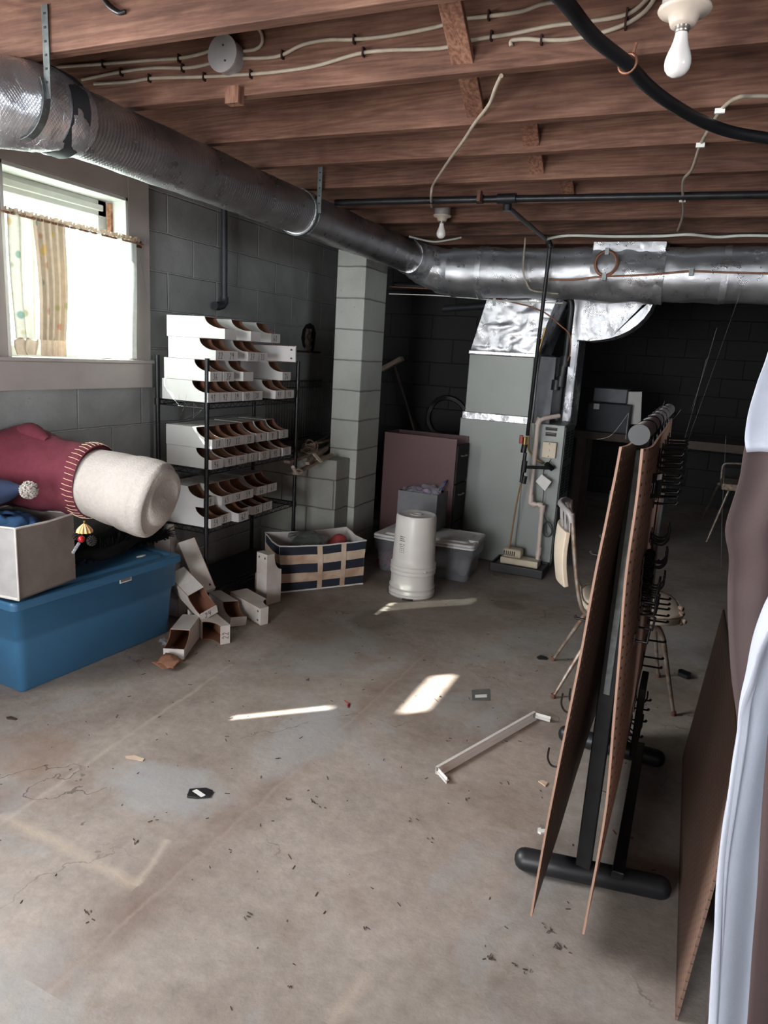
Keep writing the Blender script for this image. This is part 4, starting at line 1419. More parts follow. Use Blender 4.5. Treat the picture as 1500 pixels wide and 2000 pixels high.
# tumbled bins on the floor
place_bin((-2.235, 3.44, 0.002), (-2.235, 3.44, .31), (.276, .961, 0), 'stained white cardboard bin standing upright on end beside the striped basket', None, True)
place_bin((-2.33, 3.26, .06), (-2.045, 3.14, .052), (.39, .92, 0), 'dirty white cardboard bin lying on its side with its scoop toward the basket', None, True)
place_bin((-2.47, 2.985, .20), (-2.19, 2.885, .105), (.06, -.40, .9), 'tipped white cardboard bin marked 24 against the corner of the blue tote', '24', True)
place_bin((-2.31, 3.02, .051), (-2.05, 2.865, .051), (-.52, -.86, 0), 'white cardboard bin marked 22 lying on its side with its scoop facing forward', '22', True)
place_bin((-2.275, 2.845, .002), (-2.155, 2.56, .002), (0, .0, 1), 'torn stained white cardboard bin lying nearest the camera beside the blue tote', None, True)
place_bin((-2.505, 3.085, .43), (-2.31, 3.03, .17), (-.55, .45, -.35), 'white cardboard bin leaning diagonally with its slotted end down by the shelf post', None, True)
place_bin((-2.63, 3.04, .19), (-2.63, 3.03, .50), (-.25, .96, 0), 'white cardboard bin standing upright behind the far corner of the blue tote', None, True)
place_bin((-2.50, 3.05, .004), (-2.80, 3.02, .004), (0, 0, 1), 'white cardboard bin hidden low behind the blue tote, under the upright one', None, True)
place_bin((-2.36, 3.63, .003), (-2.36, 3.94, .003), (0, 0, 1), 'white cardboard bin lying flat behind the upright stained bin', None, True)
place_bin((-2.42, 3.20, .003), (-2.13, 3.06, .003), (.1, .1, 1), 'pinkish stained white cardboard bin flat on the floor under the tumbled ones', None, True)
b = MB()
f0 = P(340, 1290, z=.0)
b.grid(lambda u, v: (f0.x - .02 + .10 * u, f0.y - .01 - .09 * v + .01 * math.sin(u * 6), .012 + .03 * math.sin(v * 2.4 + .5) * (1 - .3 * u) + .01 * noise.noise(Vector((u * 5, v * 5, 0)))), 12, 10, thick=.004)
b.grid(lambda u, v: (f0.x - .05 + .10 * u, f0.y - .05 - .05 * v, .006 + .012 * math.sin(u * 3 + v * 2)), 12, 8, thick=.003)
tag(b.build('torn_cardboard', M['card_b']), 'torn brown cardboard flap on the floor in front of the lowest tumbled bin', 'cardboard scrap')
b = MB()
for k in range(3):
    q0 = P(320 + k * 3, 1268 - k * 4, z=.01)
    b.grid(lambda u, v: (q0.x + .05 * u - .03 * k, q0.y + .04 * v, .01 + .02 * noise.noise(Vector((u * 3 + k, v * 3, 1))) + .008), 8, 8)
tag(b.build('plastic_wrapper', M['bagplastic']), 'crumpled clear plastic wrapper under the edge of the blue tote', 'wrapper')

# ================================================================ blue tote
ta, tb = Vector((-2.44, 1.93, 0)), Vector((-2.365, 2.84, 0))
dv = (tb - ta).normalized(); nv = Vector((dv.y, -dv.x, 0))     # nv points to +X
rz = math.atan2(dv.y, dv.x) - math.pi / 2
TW, TL, THH = .37, (tb - ta).length, .415


def tote(name, origin, L, Wd, H, rz, label, cat, mats, taper=.025, lidover=.02, lidh=.035, ridge=True, group=None, wall=.003):
    t = empty(name, origin, label, cat, group, rz)
    ORG[t.name] = Vector((0, 0, 0))
    b = MB()

    def ring(x0, x1, y0, y1, z, r):
        out = []
        for (cx, cy, a0) in ((x1 - r, y1 - r, 0), (x0 + r, y1 - r, 90), (x0 + r, y0 + r, 180), (x1 - r, y0 + r, 270)):
            for k in range(6):
                a = math.radians(a0 + 18 * k)
                out.append((cx + r * math.cos(a), cy + r * math.sin(a), z))
        return out
    levels = [(taper + .012, 0, .02), (taper, .012, .035), (taper * .45, H * .55, .04), (taper * .3, H * .62, .04), (-.004, H * .64, .04), (-.006, H - .012, .04), (-.012, H - .010, .04), (-.012, H, .04)]
    rings = [ring(-Wd + d, -d, d, L - d, z, r) for d, z, r in levels]
    n = len(rings[0])
    vs = [p for g in rings for p in g]
    fs = [(i * n + k, i * n + (k + 1) % n, (i + 1) * n + (k + 1) % n, (i + 1) * n + k) for i in range(len(rings) - 1) for k in range(n)]
    b.add(vs, fs, 0, True)
    b.add(rings[0], [tuple(reversed(range(n)))], 0)
    b.build('tote_body', mats[0], t, bevel=0)
    b = MB()
    o_ = lidover
    lv = [(-o_, H - .022, .03), (-o_, H + .004, .03), (-o_ + .006, H + .012, .03), (.012, H + .012, .03), (.03, H + .003, .03), (.05, H + .003, .03), (.06, H + .016, .03), (.07, H + .018, .03)]
    rings = [ring(-Wd + d, -d, d, L - d, z, r) for d, z, r in lv]
    vs = [p for g in rings for p in g]
    fs = [(i * n + k, i * n + (k + 1) % n, (i + 1) * n + (k + 1) % n, (i + 1) * n + k) for i in range(len(rings) - 1) for k in range(n)]
    b.add(vs, fs, 0, False)
    b.add(rings[-1], [tuple(range(n))], 0)
    b.add(rings[0], [tuple(range(n))], 0)
    b.build('tote_lid', mats[1], t, bevel=.003)
    return t


t = tote('storage_tote', ta, TL, TW, THH, rz, 'large blue plastic storage tote with lid against the left wall', 'storage tote', (M['blue'], M['blue']), lidover=.022)
b = MB(); b.lathe([(0, .001), (.02, .001), (.02, 0)], (-.10, TL - .15, THH + .019), 24, M=Matrix.Diagonal((.7, 1.5, 1, 1)))
b.build('round_sticker', M['paper'], t, local=True)
b = MB(); b.box(.008, .010, .53, .60, THH - .045, THH - .012); b.box(.0102, .011, .535, .595, THH - .040, THH - .017, 1)
b.build('shipping_label', [M['whiteplastic'], M['dgrey_fab']], t, local=True)
b = MB(); b.box(-.0005, .0005, .14, .1415, .03, THH * .62); b.box(-.0105, -.009, .72, .7215, .03, THH * .55)

# grey linen storage box on top, with blue cloth
c0 = P(37, 1173, z=.445); c1 = P(148, 1131, z=.445)
dvb = (c1 - c0); Lb = dvb.length; rzb = math.atan2(dvb.y, dvb.x) - math.pi / 2
t = empty('fabric_box', c0, 'open grey linen storage box with white binding on the near end of the blue tote', 'fabric box', None, rzb)
ORG[t.name] = Vector((0, 0, 0))
hb = .30
wd_ = .34
for nm, (x0, x1, y0, y1), m in (('front_panel', (-.004, 0, 0, Lb), M['dgrey_fab']), ('end_panel', (-wd_, -.004, 0, .004), M['lgrey_fab']), ('back_panel', (-wd_, -wd_ + .004, .004, Lb), M['dgrey_fab']), ('end_panel', (-wd_ + .004, -.004, Lb - .004, Lb), M['dgrey_fab']), ('box_bottom', (-wd_, 0, 0, Lb), M['dgrey_fab'])):
    b = MB(); b.box(x0, x1, y0, y1, .0 if nm != 'box_bottom' else .0, hb if nm != 'box_bottom' else .006)
    b.build(nm, m, t, local=True)
b = MB()
for (a, c) in (((0, 0), (0, Lb)), ((0, 0), (-wd_, 0)), ((-wd_, 0), (-wd_, Lb)), ((-wd_, Lb), (0, Lb))):
    b.tube([(a[0], a[1], hb), ((a[0] + c[0]) / 2, (a[1] + c[1]) / 2, hb - .006), (c[0], c[1], hb)], .0045, 8)
b.tube([(0, 0, 0), (0, 0, hb)], .004, 8); b.tube([(0, 0, .004), (-wd_, 0, .004)], .007, 8)
b.build('edge_binding', M['fab_edge'], t, local=True)
b = MB()


def clothf(u, v):
    a = u * 2 * math.pi
    rr = .02 + .11 * v
    return (-.17 + rr * 1.15 * math.cos(a), .13 + rr * .9 * math.sin(a), hb + .008 - .07 * v * v + .034 * abs(math.sin(a * 3 + v * 5)) * v + .02 * noise.noise(Vector((math.cos(a) * v * 5, math.sin(a) * v * 5, 7))))


b.grid(clothf, 48, 10, thick=.003)
b.box(-.31, -.03, .03, Lb - .03, .01, .18)
o = b.build('folded_cloth', M['bluecloth'], None, local=True)
o.location = c0; o.rotation_euler = (0, 0, rzb)
tag(o, 'rumpled royal blue cloth filling the grey linen box', 'cloth')

# ================================================================ plush snowman
def blob_path(pts, radii, seg, amp, fr, mb, seed=0, n=8, asp=1.0):
    sp = smooth_path(pts, n)
    m = len(sp)
    rad = []
    for i in range(m):
        t_ = i / (m - 1) * (len(radii) - 1)
        k = min(int(t_), len(radii) - 2); f = t_ - k
        f = f * f * (3 - 2 * f)
        rad.append(radii[k] * (1 - f) + radii[k + 1] * f)
    b0 = len(mb.v)
    mb.tube(sp, 1, seg, rad=rad)
    for i in range(m * seg):
        p = mb.v[b0 + i]; c = sp[i // seg]; d = p - c
        q = Vector((p.x * fr, p.y * fr, p.z * fr + seed))
        s = 1 + (noise.noise(q) + .5 * noise.noise(q * 2.3)) * amp * min(1, (d.length / .12) ** 2) / max(d.length, .001)
        if asp != 1: d.z *= asp
        mb.v[b0 + i] = c + d * s
    return mb


t = empty('plush_snowman', P(190, 1010, y=2.4), 'plush snowman in a maroon sweater lying on its side on top of the blue tote', 'plush toy')
A = [P(-75, 922, y=2.10), P(-30, 915, y=2.16), P(40, 912, y=2.25), P(110, 926, y=2.28), P(160, 935, y=2.30), P(186, 940, y=2.31)]
b = MB(); blob_path(A, [.10, .175, .185, .168, .162, .158], 48, .022, 7, b)
b.build('maroon_sweater', M['maroonknit'], t)
Bp = [P(150, 937, y=2.30), P(195, 945, y=2.31), P(240, 957, y=2.33), P(268, 965, y=2.34), P(290, 972, y=2.35), P(305, 977, y=2.355), P(314, 980, y=2.36), P(319, 982, y=2.362), P(321, 982, y=2.363)]
b = MB(); blob_path(Bp, [.145, .148, .158, .168, .172, .168, .150, .105, .02], 48, .008, 5, b, 5)
b.build('fleece_body', M['fleece'], t)
# hem band and stitches
ax = (A[-1] - A[-2]).normalized(); cc = A[-1]
uu = ax.orthogonal().normalized(); ww = ax.cross(uu)
b = MB()
b.grid(lambda u, v: cc + ax * (-.045 + .055 * v) + (uu * math.cos(u * 6.2832) + ww * math.sin(u * 6.2832)) * (.160 + .006 * math.sin(v * 3.14) + .004 * noise.noise(Vector((u * 9, v, 0)))), 60, 6)
hem = b.build('knit_hem', M['maroonknit'], t)
b = MB()
for k in range(44):
    a = k / 44 * 6.2832
    e = uu * math.cos(a) + ww * math.sin(a)
    e2 = uu * math.cos(a + .05) + ww * math.sin(a + .05)
    b.tube([cc + ax * -.046 + e * .165, cc + ax * -.018 + (e + e2) * .5 * .170, cc + ax * .01 + e2 * .164], .0014, 5)
b.build('yarn_stitching', M['thread'], hem)
b = MB()
blob_path([P(28, 850, y=2.24), P(60, 848, y=2.25), P(95, 862, y=2.24)], [.03, .05, .02], 20, .006, 12, b)
b.build('sleeve', M['maroonknit'], t)

t = empty('plush_gnome_hat', P(20, 960, y=2.0), 'navy felt cone hat with a cream pompom poking in at the left edge', 'hat')
b = MB(); blob_path([P(-95, 985, y=1.95), P(-45, 970, y=1.97), P(0, 960, y=1.98), P(46, 955, y=1.99)], [.13, .085, .05, .012], 32, .006, 9, b)
b.build('hat_cone', M['navyfelt'], t)
b = MB()
pc = P(56, 957, y=1.985)
for i in range(260):
    th = random.uniform(0, 6.283); ph = math.acos(random.uniform(-1, 1))
    d = Vector((math.sin(ph) * math.cos(th), math.sin(ph) * math.sin(th), math.cos(ph)))
    e = d.orthogonal() * .004
    b.tube([pc + d * .02, pc + d * (.034 + random.uniform(0, .003)) + e], .003, 5)
b.lathe([(0, -.028), (.02, -.02), (.029, 0), (.02, .02), (0, .028)], pc, 16)
b.build('pompom', M['fleece'], t)

# dark garland with ornaments
t = empty('black_garland', P(220, 1060, z=.46), 'dark tinsel garland heaped under the plush on the blue tote lid', 'garland')
b = MB()
gp = [P(140, 1090, z=.50), P(165, 1080, z=.52), P(200, 1082, z=.50), P(235, 1070, z=.50), P(262, 1052, z=.50), P(290, 1048, z=.47), P(310, 1046, z=.46)]
gs = smooth_path(gp, 10)
b.tube(gs, .03, 10)
b.tube(smooth_path([p + Vector((-.10, .04, .02)) for p in gp], 6), .05, 10)
for i in range(3600):
    c = random.choice(gs)
    d = Vector((random.gauss(0, 1), random.gauss(0, 1), random.gauss(0, .7))).normalized()
    L = random.uniform(.05, .11)
    tip = c + d * L
    if tip.z < .447: tip.z = .447 + random.uniform(0, .01)
    if (tip - gs[-1]).x > .07 or tip.x > -2.20: tip = c + Vector((-abs(d.x), d.y, abs(d.z))) * L * .8
    b.bar(c, tip, .0045, .0015)
b.build('tinsel', M['blackmat'], t)
b = MB()
for (u, v, dx_, dz_) in ((300, 1052, .12, .03), (285, 1048, .15, .045), (312, 1040, .10, .05)):
    p = P(u, v, z=.46); b.tube([p + Vector((-dx_, -.02, -.0)), p + Vector((.02, 0, dz_))], .008, 6)
b.build('stem', M['blackmat'], t)
oc = P(165, 1032, y=2.02)
t = empty('ornament', oc, 'pale gold fluted ornament hanging in the dark garland', 'ornament')
b = MB()
b.grid(lambda u, v: (oc.x + math.cos(u * 6.2832) * (.004 + .026 * math.sin(v * 1.5)) * (1 + .10 * math.cos(u * 6.2832 * 12)), oc.y + math.sin(u * 6.2832) * (.004 + .026 * math.sin(v * 1.5)) * (1 + .10 * math.cos(u * 6.2832 * 12)), oc.z + .02 - .035 * v), 96, 10)
b.build('fluted_cup', M['gold'], t)
b = MB(); b.tube([(oc.x, oc.y, oc.z + .02), (oc.x, oc.y, oc.z + .03)], .004, 8); b.build('cap', M['brass'], t)
rc = P(159, 1053, y=2.01)
b = MB(); b.lathe([(0, -.014), (.008, -.0115), (.0125, -.006), (.014, 0), (.0125, .006), (.008, .0115), (0, .014)], rc, 20)
tag(b.build('red_bead', M['red']), 'small shiny red ball in the dark garland below the gold ornament', 'bead')
b = MB()
for k in range(6):
    p = rc + Vector((-.012 - .006 * k, -.004, -.02 - .008 * k))
    b.lathe([(0, -.007), (.006, -.004), (.007, 0), (.006, .004), (0, .007)], p, 10)
tag(b.build('bead_string', M['bagplastic']), 'short string of clear beads beside the red ball', 'beads')
for (u, v, lab) in ((179, 1057, 'small dark pine cone to the right of the red ball'), (150, 1046, 'small dark pine cone to the left of the gold ornament')):
    pc = P(u, v, y=2.02)
    b = MB()
    for i in range(60):
        a = i * 2.4; h = i / 60
        rr = .017 * math.sin(math.pi * (.15 + .8 * h))
        p = pc + Vector((rr * math.cos(a), rr * math.sin(a), (h - .5) * .04))
        b.bar(pc + Vector((0, 0, (h - .5) * .036)), p + Vector((.003 * math.cos(a), .003 * math.sin(a), .004)), .007, .002)
    tag(b.build('pine_cone', M['cone']), lab, 'pine cone')

# ================================================================ striped basket
zt = .305
q = [P(548, 1082, z=zt), P(710, 1048, z=zt), P(668, 1029, z=zt + .0), P(517, 1051, z=zt)]
q0 = [P(549, 1158, z=0), P(708, 1141, z=0)]
ea = q0[1] - q0[0]
side = Vector((-ea.y, ea.x, 0)).normalized() * .31
F0, F1 = q0[0], q0[1]
t = empty('striped_basket', (F0 + F1 + side) / 2, 'navy and cream striped canvas storage basket with rope trim beside the shelving', 'basket')


def wallf(a, c, ta_, tc_, outn):
    def f(u, v):
        bot = a + (c - a) * u; top = ta_ + (tc_ - ta_) * u
        p = bot + (top - bot) * v
        p = p + outn * (.012 * math.sin(u * math.pi) * math.sin(v * math.pi) + .006 * noise.noise(p * 9))
        p.z += -.012 * math.sin(u * math.pi) * v + .006 * noise.noise(Vector((u * 5, 1, 1))) * v
        return p
    return f


T0 = F0 + Vector((-.012, -.012, zt)); T1 = F1 + Vector((.01, -.004, zt)); T2 = F1 + side + Vector((.0, .01, zt + .01)); T3 = F0 + side + Vector((-.02, .01, zt + .005))
B2, B3 = F1 + side, F0 + side
bands = [(0, .06, 'navy'), (.06, .26, 'navy'), (.26, .45, 'cream'), (.45, .64, 'navy'), (.64, .82, 'cream'), (.82, 1, 'navy')]
bands = [(0, .21, 'navy'), (.21, .41, 'cream'), (.41, .61, 'navy'), (.61, .81, 'cream'), (.81, 1, 'navy')]
sn = side.normalized()
en = ea.normalized()
for nm, a, c, ta_, tc_, on in (('front_side', F0, F1, T0, T1, -sn), ('end_side', F1, B2, T1, T2, en), ('back_side', B2, B3, T2, T3, sn), ('end_side', B3, F0, T3, T0, -en)):
    f = wallf(a, c, ta_, tc_, on)
    b = MB()
    for v0, v1, mn in bands:
        b.grid(lambda u, v: f(u, v0 + (v1 - v0) * v), 24, 4, 0 if mn == 'navy' else 1)
    b.grid(lambda u, v: f(1 - u, v) - on * .006, 16, 8, 2)
    o = b.build(nm, [M['navy'], M['cream'], M['fab_edge']], t)
    b = MB()
    if nm == 'front_side':
        for u0 in (.42, .70):
            b.grid(lambda u, v: f(u0 + .06 * u, v) + on * .004, 2, 16)
        b.build('canvas_strap', M['cream'], o)
b = MB()
for a, c, ta_, tc_, on in ((F0, F1, T0, T1, -sn), (F1, B2, T1, T2, en), (B2, B3, T2, T3, sn), (B3, F0, T3, T0, -en)):
    f = wallf(a, c, ta_, tc_, on)
    b.tube([f(i / 16, 1) for i in range(17)], .005, 8)
b.build('rim_piping', M['fab_edge'], t)
b = MB()
for a, c, ta_, tc_, on in ((F0, F1, T0, T1, -sn), (F1, B2, T1, T2, en), (B2, B3, T2, T3, sn), (B3, F0, T3, T0, -en)):
    f = wallf(a, c, ta_, tc_, on)
    b.tube([f(i / 16, .012) for i in range(17)], .006, 8)
b.build('base_piping', M['fab_edge'], t)
b = MB(); b.grid(lambda u, v: F0 + ea * (.04 + .92 * u) + side * (.05 + .9 * v) + Vector((0, 0, .012)), 6, 6); b.build('basket_floor', M['navy'], t)
cc = F0 + ea * .42 + side * .55
b = MB(); b.grid(lambda u, v: (cc.x + (.05 + .10 * math.sin(v * 3.14)) * math.cos(u * 6.2832) * (1 + .25 * noise.noise(Vector((u * 8, v * 4, 3)))), cc.y + (.05 + .09 * math.sin(v * 3.14)) * math.sin(u * 6.2832) * (1 + .25 * noise.noise(Vector((u * 8, v * 4, 9)))), .03 + .30 * v), 40, 22)
b.grid(lambda u, v: (cc.x + .14 * v * math.cos(u * 6.2832), cc.y + .12 * v * math.sin(u * 6.2832), .345 - .04 * v + .02 * noise.noise(Vector((math.cos(u * 6.28) * v * 3, math.sin(u * 6.28) * v * 3, 4)))), 30, 8)
tag(b.build('plastic_bag', M['bagdark']), 'crumpled grey-green plastic bag bulging from the striped basket', 'plastic bag')
c3 = F0 + ea * .80 + side * .55
b = MB(); blob_path([c3 + Vector((-.08, 0, .14)), c3 + Vector((0, .02, .25)), c3 + Vector((.04, .03, .28))], [.06, .06, .02], 20, .012, 14, b)
tag(b.build('red_bundle', mk('dusty_red_cloth', (150, 56, 60), .7)), 'small dusty red bundle at the right end inside the striped basket', 'bundle')

# ================================================================ buckets
bc = Vector((-1.535, 4.13, 0))
t = empty('plastic_bucket', bc, 'white plastic bucket upside down with its rims flat on the concrete floor', 'bucket')
b = MB(); b.lathe([(.143, .0), (.147, .002), (.147, .012), (.143, .014), (.143, .022), (.149, .024), (.149, .034), (.143, .037), (.142, .056), (.148, .058), (.148, .068), (.141, .071), (.140, .10), (.139, .150)], bc, 56)
b.build('bucket_wall', M['bucket'], t)
b = MB()
b.tube([bc + Vector((.158 * math.cos(a), .158 * math.sin(a) - .012, .012 + .05 * max(0, math.sin(a) + .2))) for a in [math.radians(-172 + 8.2 * k) for k in range(41)]], .0018, 6)
b.build('wire_handle', M['steel'], t)
b = MB(); b.tube([bc + Vector((.158 * math.cos(a), .158 * math.sin(a) - .012, .011)) for a in [math.radians(-88 + 3 * k) for k in range(9)]], .0055, 8)
b.build('handle_grip', M['hook'], t)
t = empty('plastic_bucket', bc + Vector((0, 0, .12)), 'white bucket nested upside down on another, its closed end up with a moulded ring', 'bucket')
b = MB(); b.lathe([(.139, .150), (.1465, .152), (.1465, .162), (.140, .165), (.1395, .178), (.1475, .180), (.1475, .190), (.141, .193), (.140, .205), (.146, .207), (.146, .214), (.138, .217), (.136, .26), (.128, .515), (.124, .528), (.118, .531), (.112, .526), (.05, .526), (.036, .526), (.034, .530), (.030, .530), (.028, .526), (0, .526)], bc, 56)
b.build('bucket_wall', M['bucket'], t)
b = MB()
vd_ = math.atan2(-bc.y, -bc.x)
for i in range(9):
    for k in range(7):
        if (i * 7 + k * 3) % 5 == 0 and k > 3: continue
        a = vd_ - .78 + k * .045 + (.0 if i < 5 else .04)
        r_ = .1362 - (.42 - i * .012 - .26) * .03
        z = .40 - i * .0125
        if i == 3: continue
        p = bc + Vector((r_ * math.cos(a), r_ * math.sin(a), z))
        tn = Vector((-math.sin(a), math.cos(a), 0))
        b.bar(p - tn * .0022, p + tn * .0026, .0006, .005, up=(0, 0, 1))
b.build('printed_text', M['ink'], t)
b = MB()
p = bc + Vector((.149 * math.cos(vd_ + .55), .149 * math.sin(vd_ + .55), .186))
b.lathe([(0, .004), (.009, .004), (.009, -.004), (0, -.004)], p, 12)
b.build('handle_ear', M['bucket'], t)

# ================================================================ clear totes
pr = P(925, 1063, z=.29)
pl = P(840, 1051, z=.29)
pbk = P(975, 1036, z=.30)
e = (pr - pl).normalized()
rzt = math.atan2(e.y, e.x)
tote2 = tote('clear_tote', pr + Vector((.0, 0, -.29)) , .40, .40, .265, rzt, 'cloudy clear plastic tote with white lid on the floor right of the buckets', 'storage tote', (M['cleartote'], M['lid']), taper=.03, lidover=.008)
b = MB(); b.box(-.06, .01, .12, .20, .262, .284); b.build('lid_latch', M['lid'], tote2, local=True, bevel=.004)
b = MB()
random.seed(5)
for k in range(5):
    blob_path([Vector((-.08 - .07 * k, .1 + .03 * k, .05)), Vector((-.09 - .06 * k, .2, .09 + .02 * (k % 2))), Vector((-.1 - .05 * k, .3, .05))], [.03, .05, .02], 14, .01, 12, b)
o = b.build('bagged_contents', M['bagplastic'], None, local=True); o.location = tote2.location; o.rotation_euler = tote2.rotation_euler
tag(o, 'vague bagged clutter seen through the cloudy side of the right tote', 'clutter')
pr2 = P(775, 1030, z=.285)
tote3 = tote('clear_tote', Vector((-1.625, 4.44, 0)), .40, .34, .26, -.03, 'cloudy tote with white lid behind the upturned buckets', 'storage tote', (M['cleartote'], M['lid']), taper=.03, lidover=.008)
b = MB()
for k in range(4):
    blob_path([Vector((-.08 - .08 * k, .08, .04)), Vector((-.09 - .07 * k, .2, .07)), Vector((-.1 - .06 * k, .3, .04))], [.03, .045, .02], 14, .01, 12, b)
o = b.build('pink_contents', mk('faded_pink_plastic', (150, 84, 112), .5), None, local=True); o.location = tote3.location; o.rotation_euler = tote3.rotation_euler
tag(o, 'pinkish items dimly visible through the left cloudy tote', 'clutter')

# grey fabric cube with bag on the totes
zf = .287
g0 = P(849, 1040, z=zf); gr = P(873, 1019, z=zf)
gtl = P(774, 948, y=g0.y + .0)
t = empty('fabric_cube', g0, 'plain grey fabric storage cube standing on the two cloudy totes', 'fabric box')
gh = P(850, 967, y=g0.y).z - zf
gx0 = P(775, 1000, y=g0.y).x
gd = .27
for nm, (x0, x1, y0, y1) in (('front_panel', (gx0, g0.x, g0.y, g0.y + .004)), ('side_panel', (g0.x - .004, g0.x, g0.y + .004, g0.y + gd)), ('side_panel', (gx0, gx0 + .004, g0.y + .004, g0.y + gd)), ('back_panel', (gx0, g0.x, g0.y + gd, g0.y + gd + .004))):
    b = MB(); b.box(x0, x1, y0, y1, zf + .001, zf + gh); b.build(nm, M['grey_fab'], t, bevel=.0015)
b = MB(); b.box(gx0, g0.x, g0.y, g0.y + gd, zf, zf + .005); b.build('cube_bottom', M['grey_fab'], t)
b = MB(); mx = (gx0 + g0.x) / 2
b.box(mx - .04, mx + .04, g0.y - .003, g0.y, zf + .05, zf + .065); b.build('fabric_handle', M['grey_fab'], t)
b = MB()
b.grid(lambda u, v: (gx0 + .01 + (g0.x - gx0 - .02) * u, g0.y + .01 + (gd - .02) * v, zf + gh - .02 + .045 * noise.noise(Vector((u * 5, v * 5, 2))) + .05 * v * u + .02 * math.sin(v * 3)), 40, 40)
tag(b.build('film_bag', M['bagplastic']), 'crinkled clear plastic bag heaped in the grey fabric cube', 'plastic bag')
b = MB()
for k, cxy in enumerate(((.35, .5), (.6, .4), (.75, .6))):
    c_ = Vector((gx0 + (g0.x - gx0) * cxy[0], g0.y + gd * cxy[1], zf + gh - .05))
    blob_path([c_ - Vector((.05, 0, 0)), c_ + Vector((0, 0, .03)), c_ + Vector((.05, 0, 0))], [.02, .04, .02], 14, .01, 20, b)
tag(b.build('wrapped_items', mk('pale_pink_grey_wrap', (176, 160, 170), .5, col2=(120, 100, 150))), 'pinkish and violet wrapped items inside the grey fabric cube', 'clutter')
b = MB(); b.tube([P(866, 942, y=g0.y + .2), P(874, 938, y=g0.y + .22), P(868, 950, y=g0.y + .15), P(858, 958, y=g0.y + .1)], .005, 6)
tag(b.build('blue_strip', mk('blue_zip_strip', (60, 80, 140), .4)), 'blue zip strip at the right edge of the bag in the grey cube', 'strip')

# ================================================================ oxblood file cabinet
t = empty('file_cabinet', (-1.84, 4.95, 0), 'dark oxblood steel file cabinet with open top between the pillar and the furnace', 'cabinet')
ycab = 4.905
cx0 = P(750, 846, y=ycab).x; cx1 = P(893, 858, y=ycab).x
cz = P(893, 858, y=ycab).z
b = MB(); b.box(cx0, cx1, ycab, ycab + .012, .0, cz); b.box(cx0, cx0 + .01, ycab, 5.19, 0, cz); b.box(cx0, cx1, 5.18, 5.19, 0, cz); b.box(cx0 + .01, cx1 - .01, ycab + .012, 5.18, .02, cz - .12, 1)
b.build('cabinet_shell', [M['maroon_cab'], M['cab_in']], t, bevel=.002)
for k in range(3):
    z0 = .03 + k * .29
    b = MB(); b.box(cx1 - .008, cx1 + .012, ycab + .014, 5.175, z0, min(z0 + .28, cz - .01)); d_ = b.build('drawer', M['cab_in'], t, bevel=.003)
    b = MB(); ym_ = (ycab + 5.18) / 2
    b.tube([(cx1 + .012, ym_ - .05, z0 + .2), (cx1 + .03, ym_ - .045, z0 + .2), (cx1 + .03, ym_ + .045, z0 + .2), (cx1 + .012, ym_ + .05, z0 + .2)], .005, 8); b.build('drawer_handle', M['steel'], d_)

# ================================================================ scraps on the ledge and wire rack behind
def lath(a, c, w_, th, label, mat='twig'):
    b = MB(); b.bar(a, c, w_, th)
    return tag(b.build('wood_lath', M[mat], bevel=.002), label, 'wood strip', 'scrap laths on the block ledge')


LZ = .775
lath(P(560, 902, z=LZ), P(648, 872, z=LZ + .03), .05, .02, 'widest pale lath lying across the block ledge')
lath(P(575, 925, z=LZ - .06), P(648, 888, z=LZ + .02), .03, .02, 'pale lath poking forward off the ledge')
lath(P(600, 905, z=LZ), P(655, 862, z=LZ + .06), .03, .02, 'thin lath leaning up toward the pillar')
lath(P(590, 880, z=LZ + .05), P(655, 845, z=LZ + .08), .025, .015, 'thin grey lath lying uppermost on the ledge')
lath(P(610, 868, z=LZ + .08), P(650, 858, z=LZ + .08), .02, .015, 'short grey lath at the back of the ledge')
b = MB(); b.bar(P(613, 886, z=LZ + .05), P(628, 903, z=LZ + .0), .03, .006)
tag(b.build('cream_strip', M['beige'], bevel=.001), 'short cream plastic strip hanging over the front of the ledge', 'strip')
b = MB(); b.tube(smooth_path([P(572, 912, z=LZ), P(580, 924, z=LZ - .05), P(590, 922, z=LZ - .05), P(580, 916, z=LZ - .03)], 5), .012, 8)
tag(b.build('white_hook_piece', M['pvc']), 'curved cream piece drooping off the left of the ledge', 'strip')
b = MB()
c_ = P(606, 872, z=LZ + .08)
for k in range(10):
    ph = random.uniform(0, 6.28); r_ = random.uniform(.025, .06)
    nrm = Vector((random.gauss(0, 1), random.gauss(0, 1), random.gauss(0, 1))).normalized(); u_ = nrm.orthogonal().normalized(); w_ = nrm.cross(u_)
    b.tube([c_ + u_ * r_ * math.cos(a * .35 + ph) + w_ * r_ * math.sin(a * .35 + ph) for a in range(16)], .0012, 5)
tag(b.build('twine_tangle', M['twig']), 'tangle of pale twine on the laths at the ledge', 'twine')
t = empty('wire_rack', P(560, 850, x=-2.80), 'dark closet wire rack leaning against the wall behind the shelving', 'wire rack')
b = MB()
RA = P(520, 745, x=-2.82); RB = P(630, 738, x=-2.82); za, zb_ = RA.z, P(620, 850, x=-2.82).z
for k in range(24):
    y = RA.y + (RB.y - RA.y) * k / 23
    b.tube([(-2.82, y, za), (-2.815, y, zb_), (-2.77, y, zb_ - .005)], .0022, 6)
for z in (za, za - .05, zb_):
    b.tube([(-2.822, RA.y, z), (-2.822, RB.y, z)], .004, 8)
b.build('rack_grid', M['wshelf'], t)
b = MB(); b.box(-2.85, -2.80, P(560, 688, x=-2.82).y, P(622, 688, x=-2.82).y, 1.485, 1.50)
tag(b.build('wall_bracket', M['joist_dark']), 'dark ledger strip fixed to the wall under the ragged hole', 'ledger')

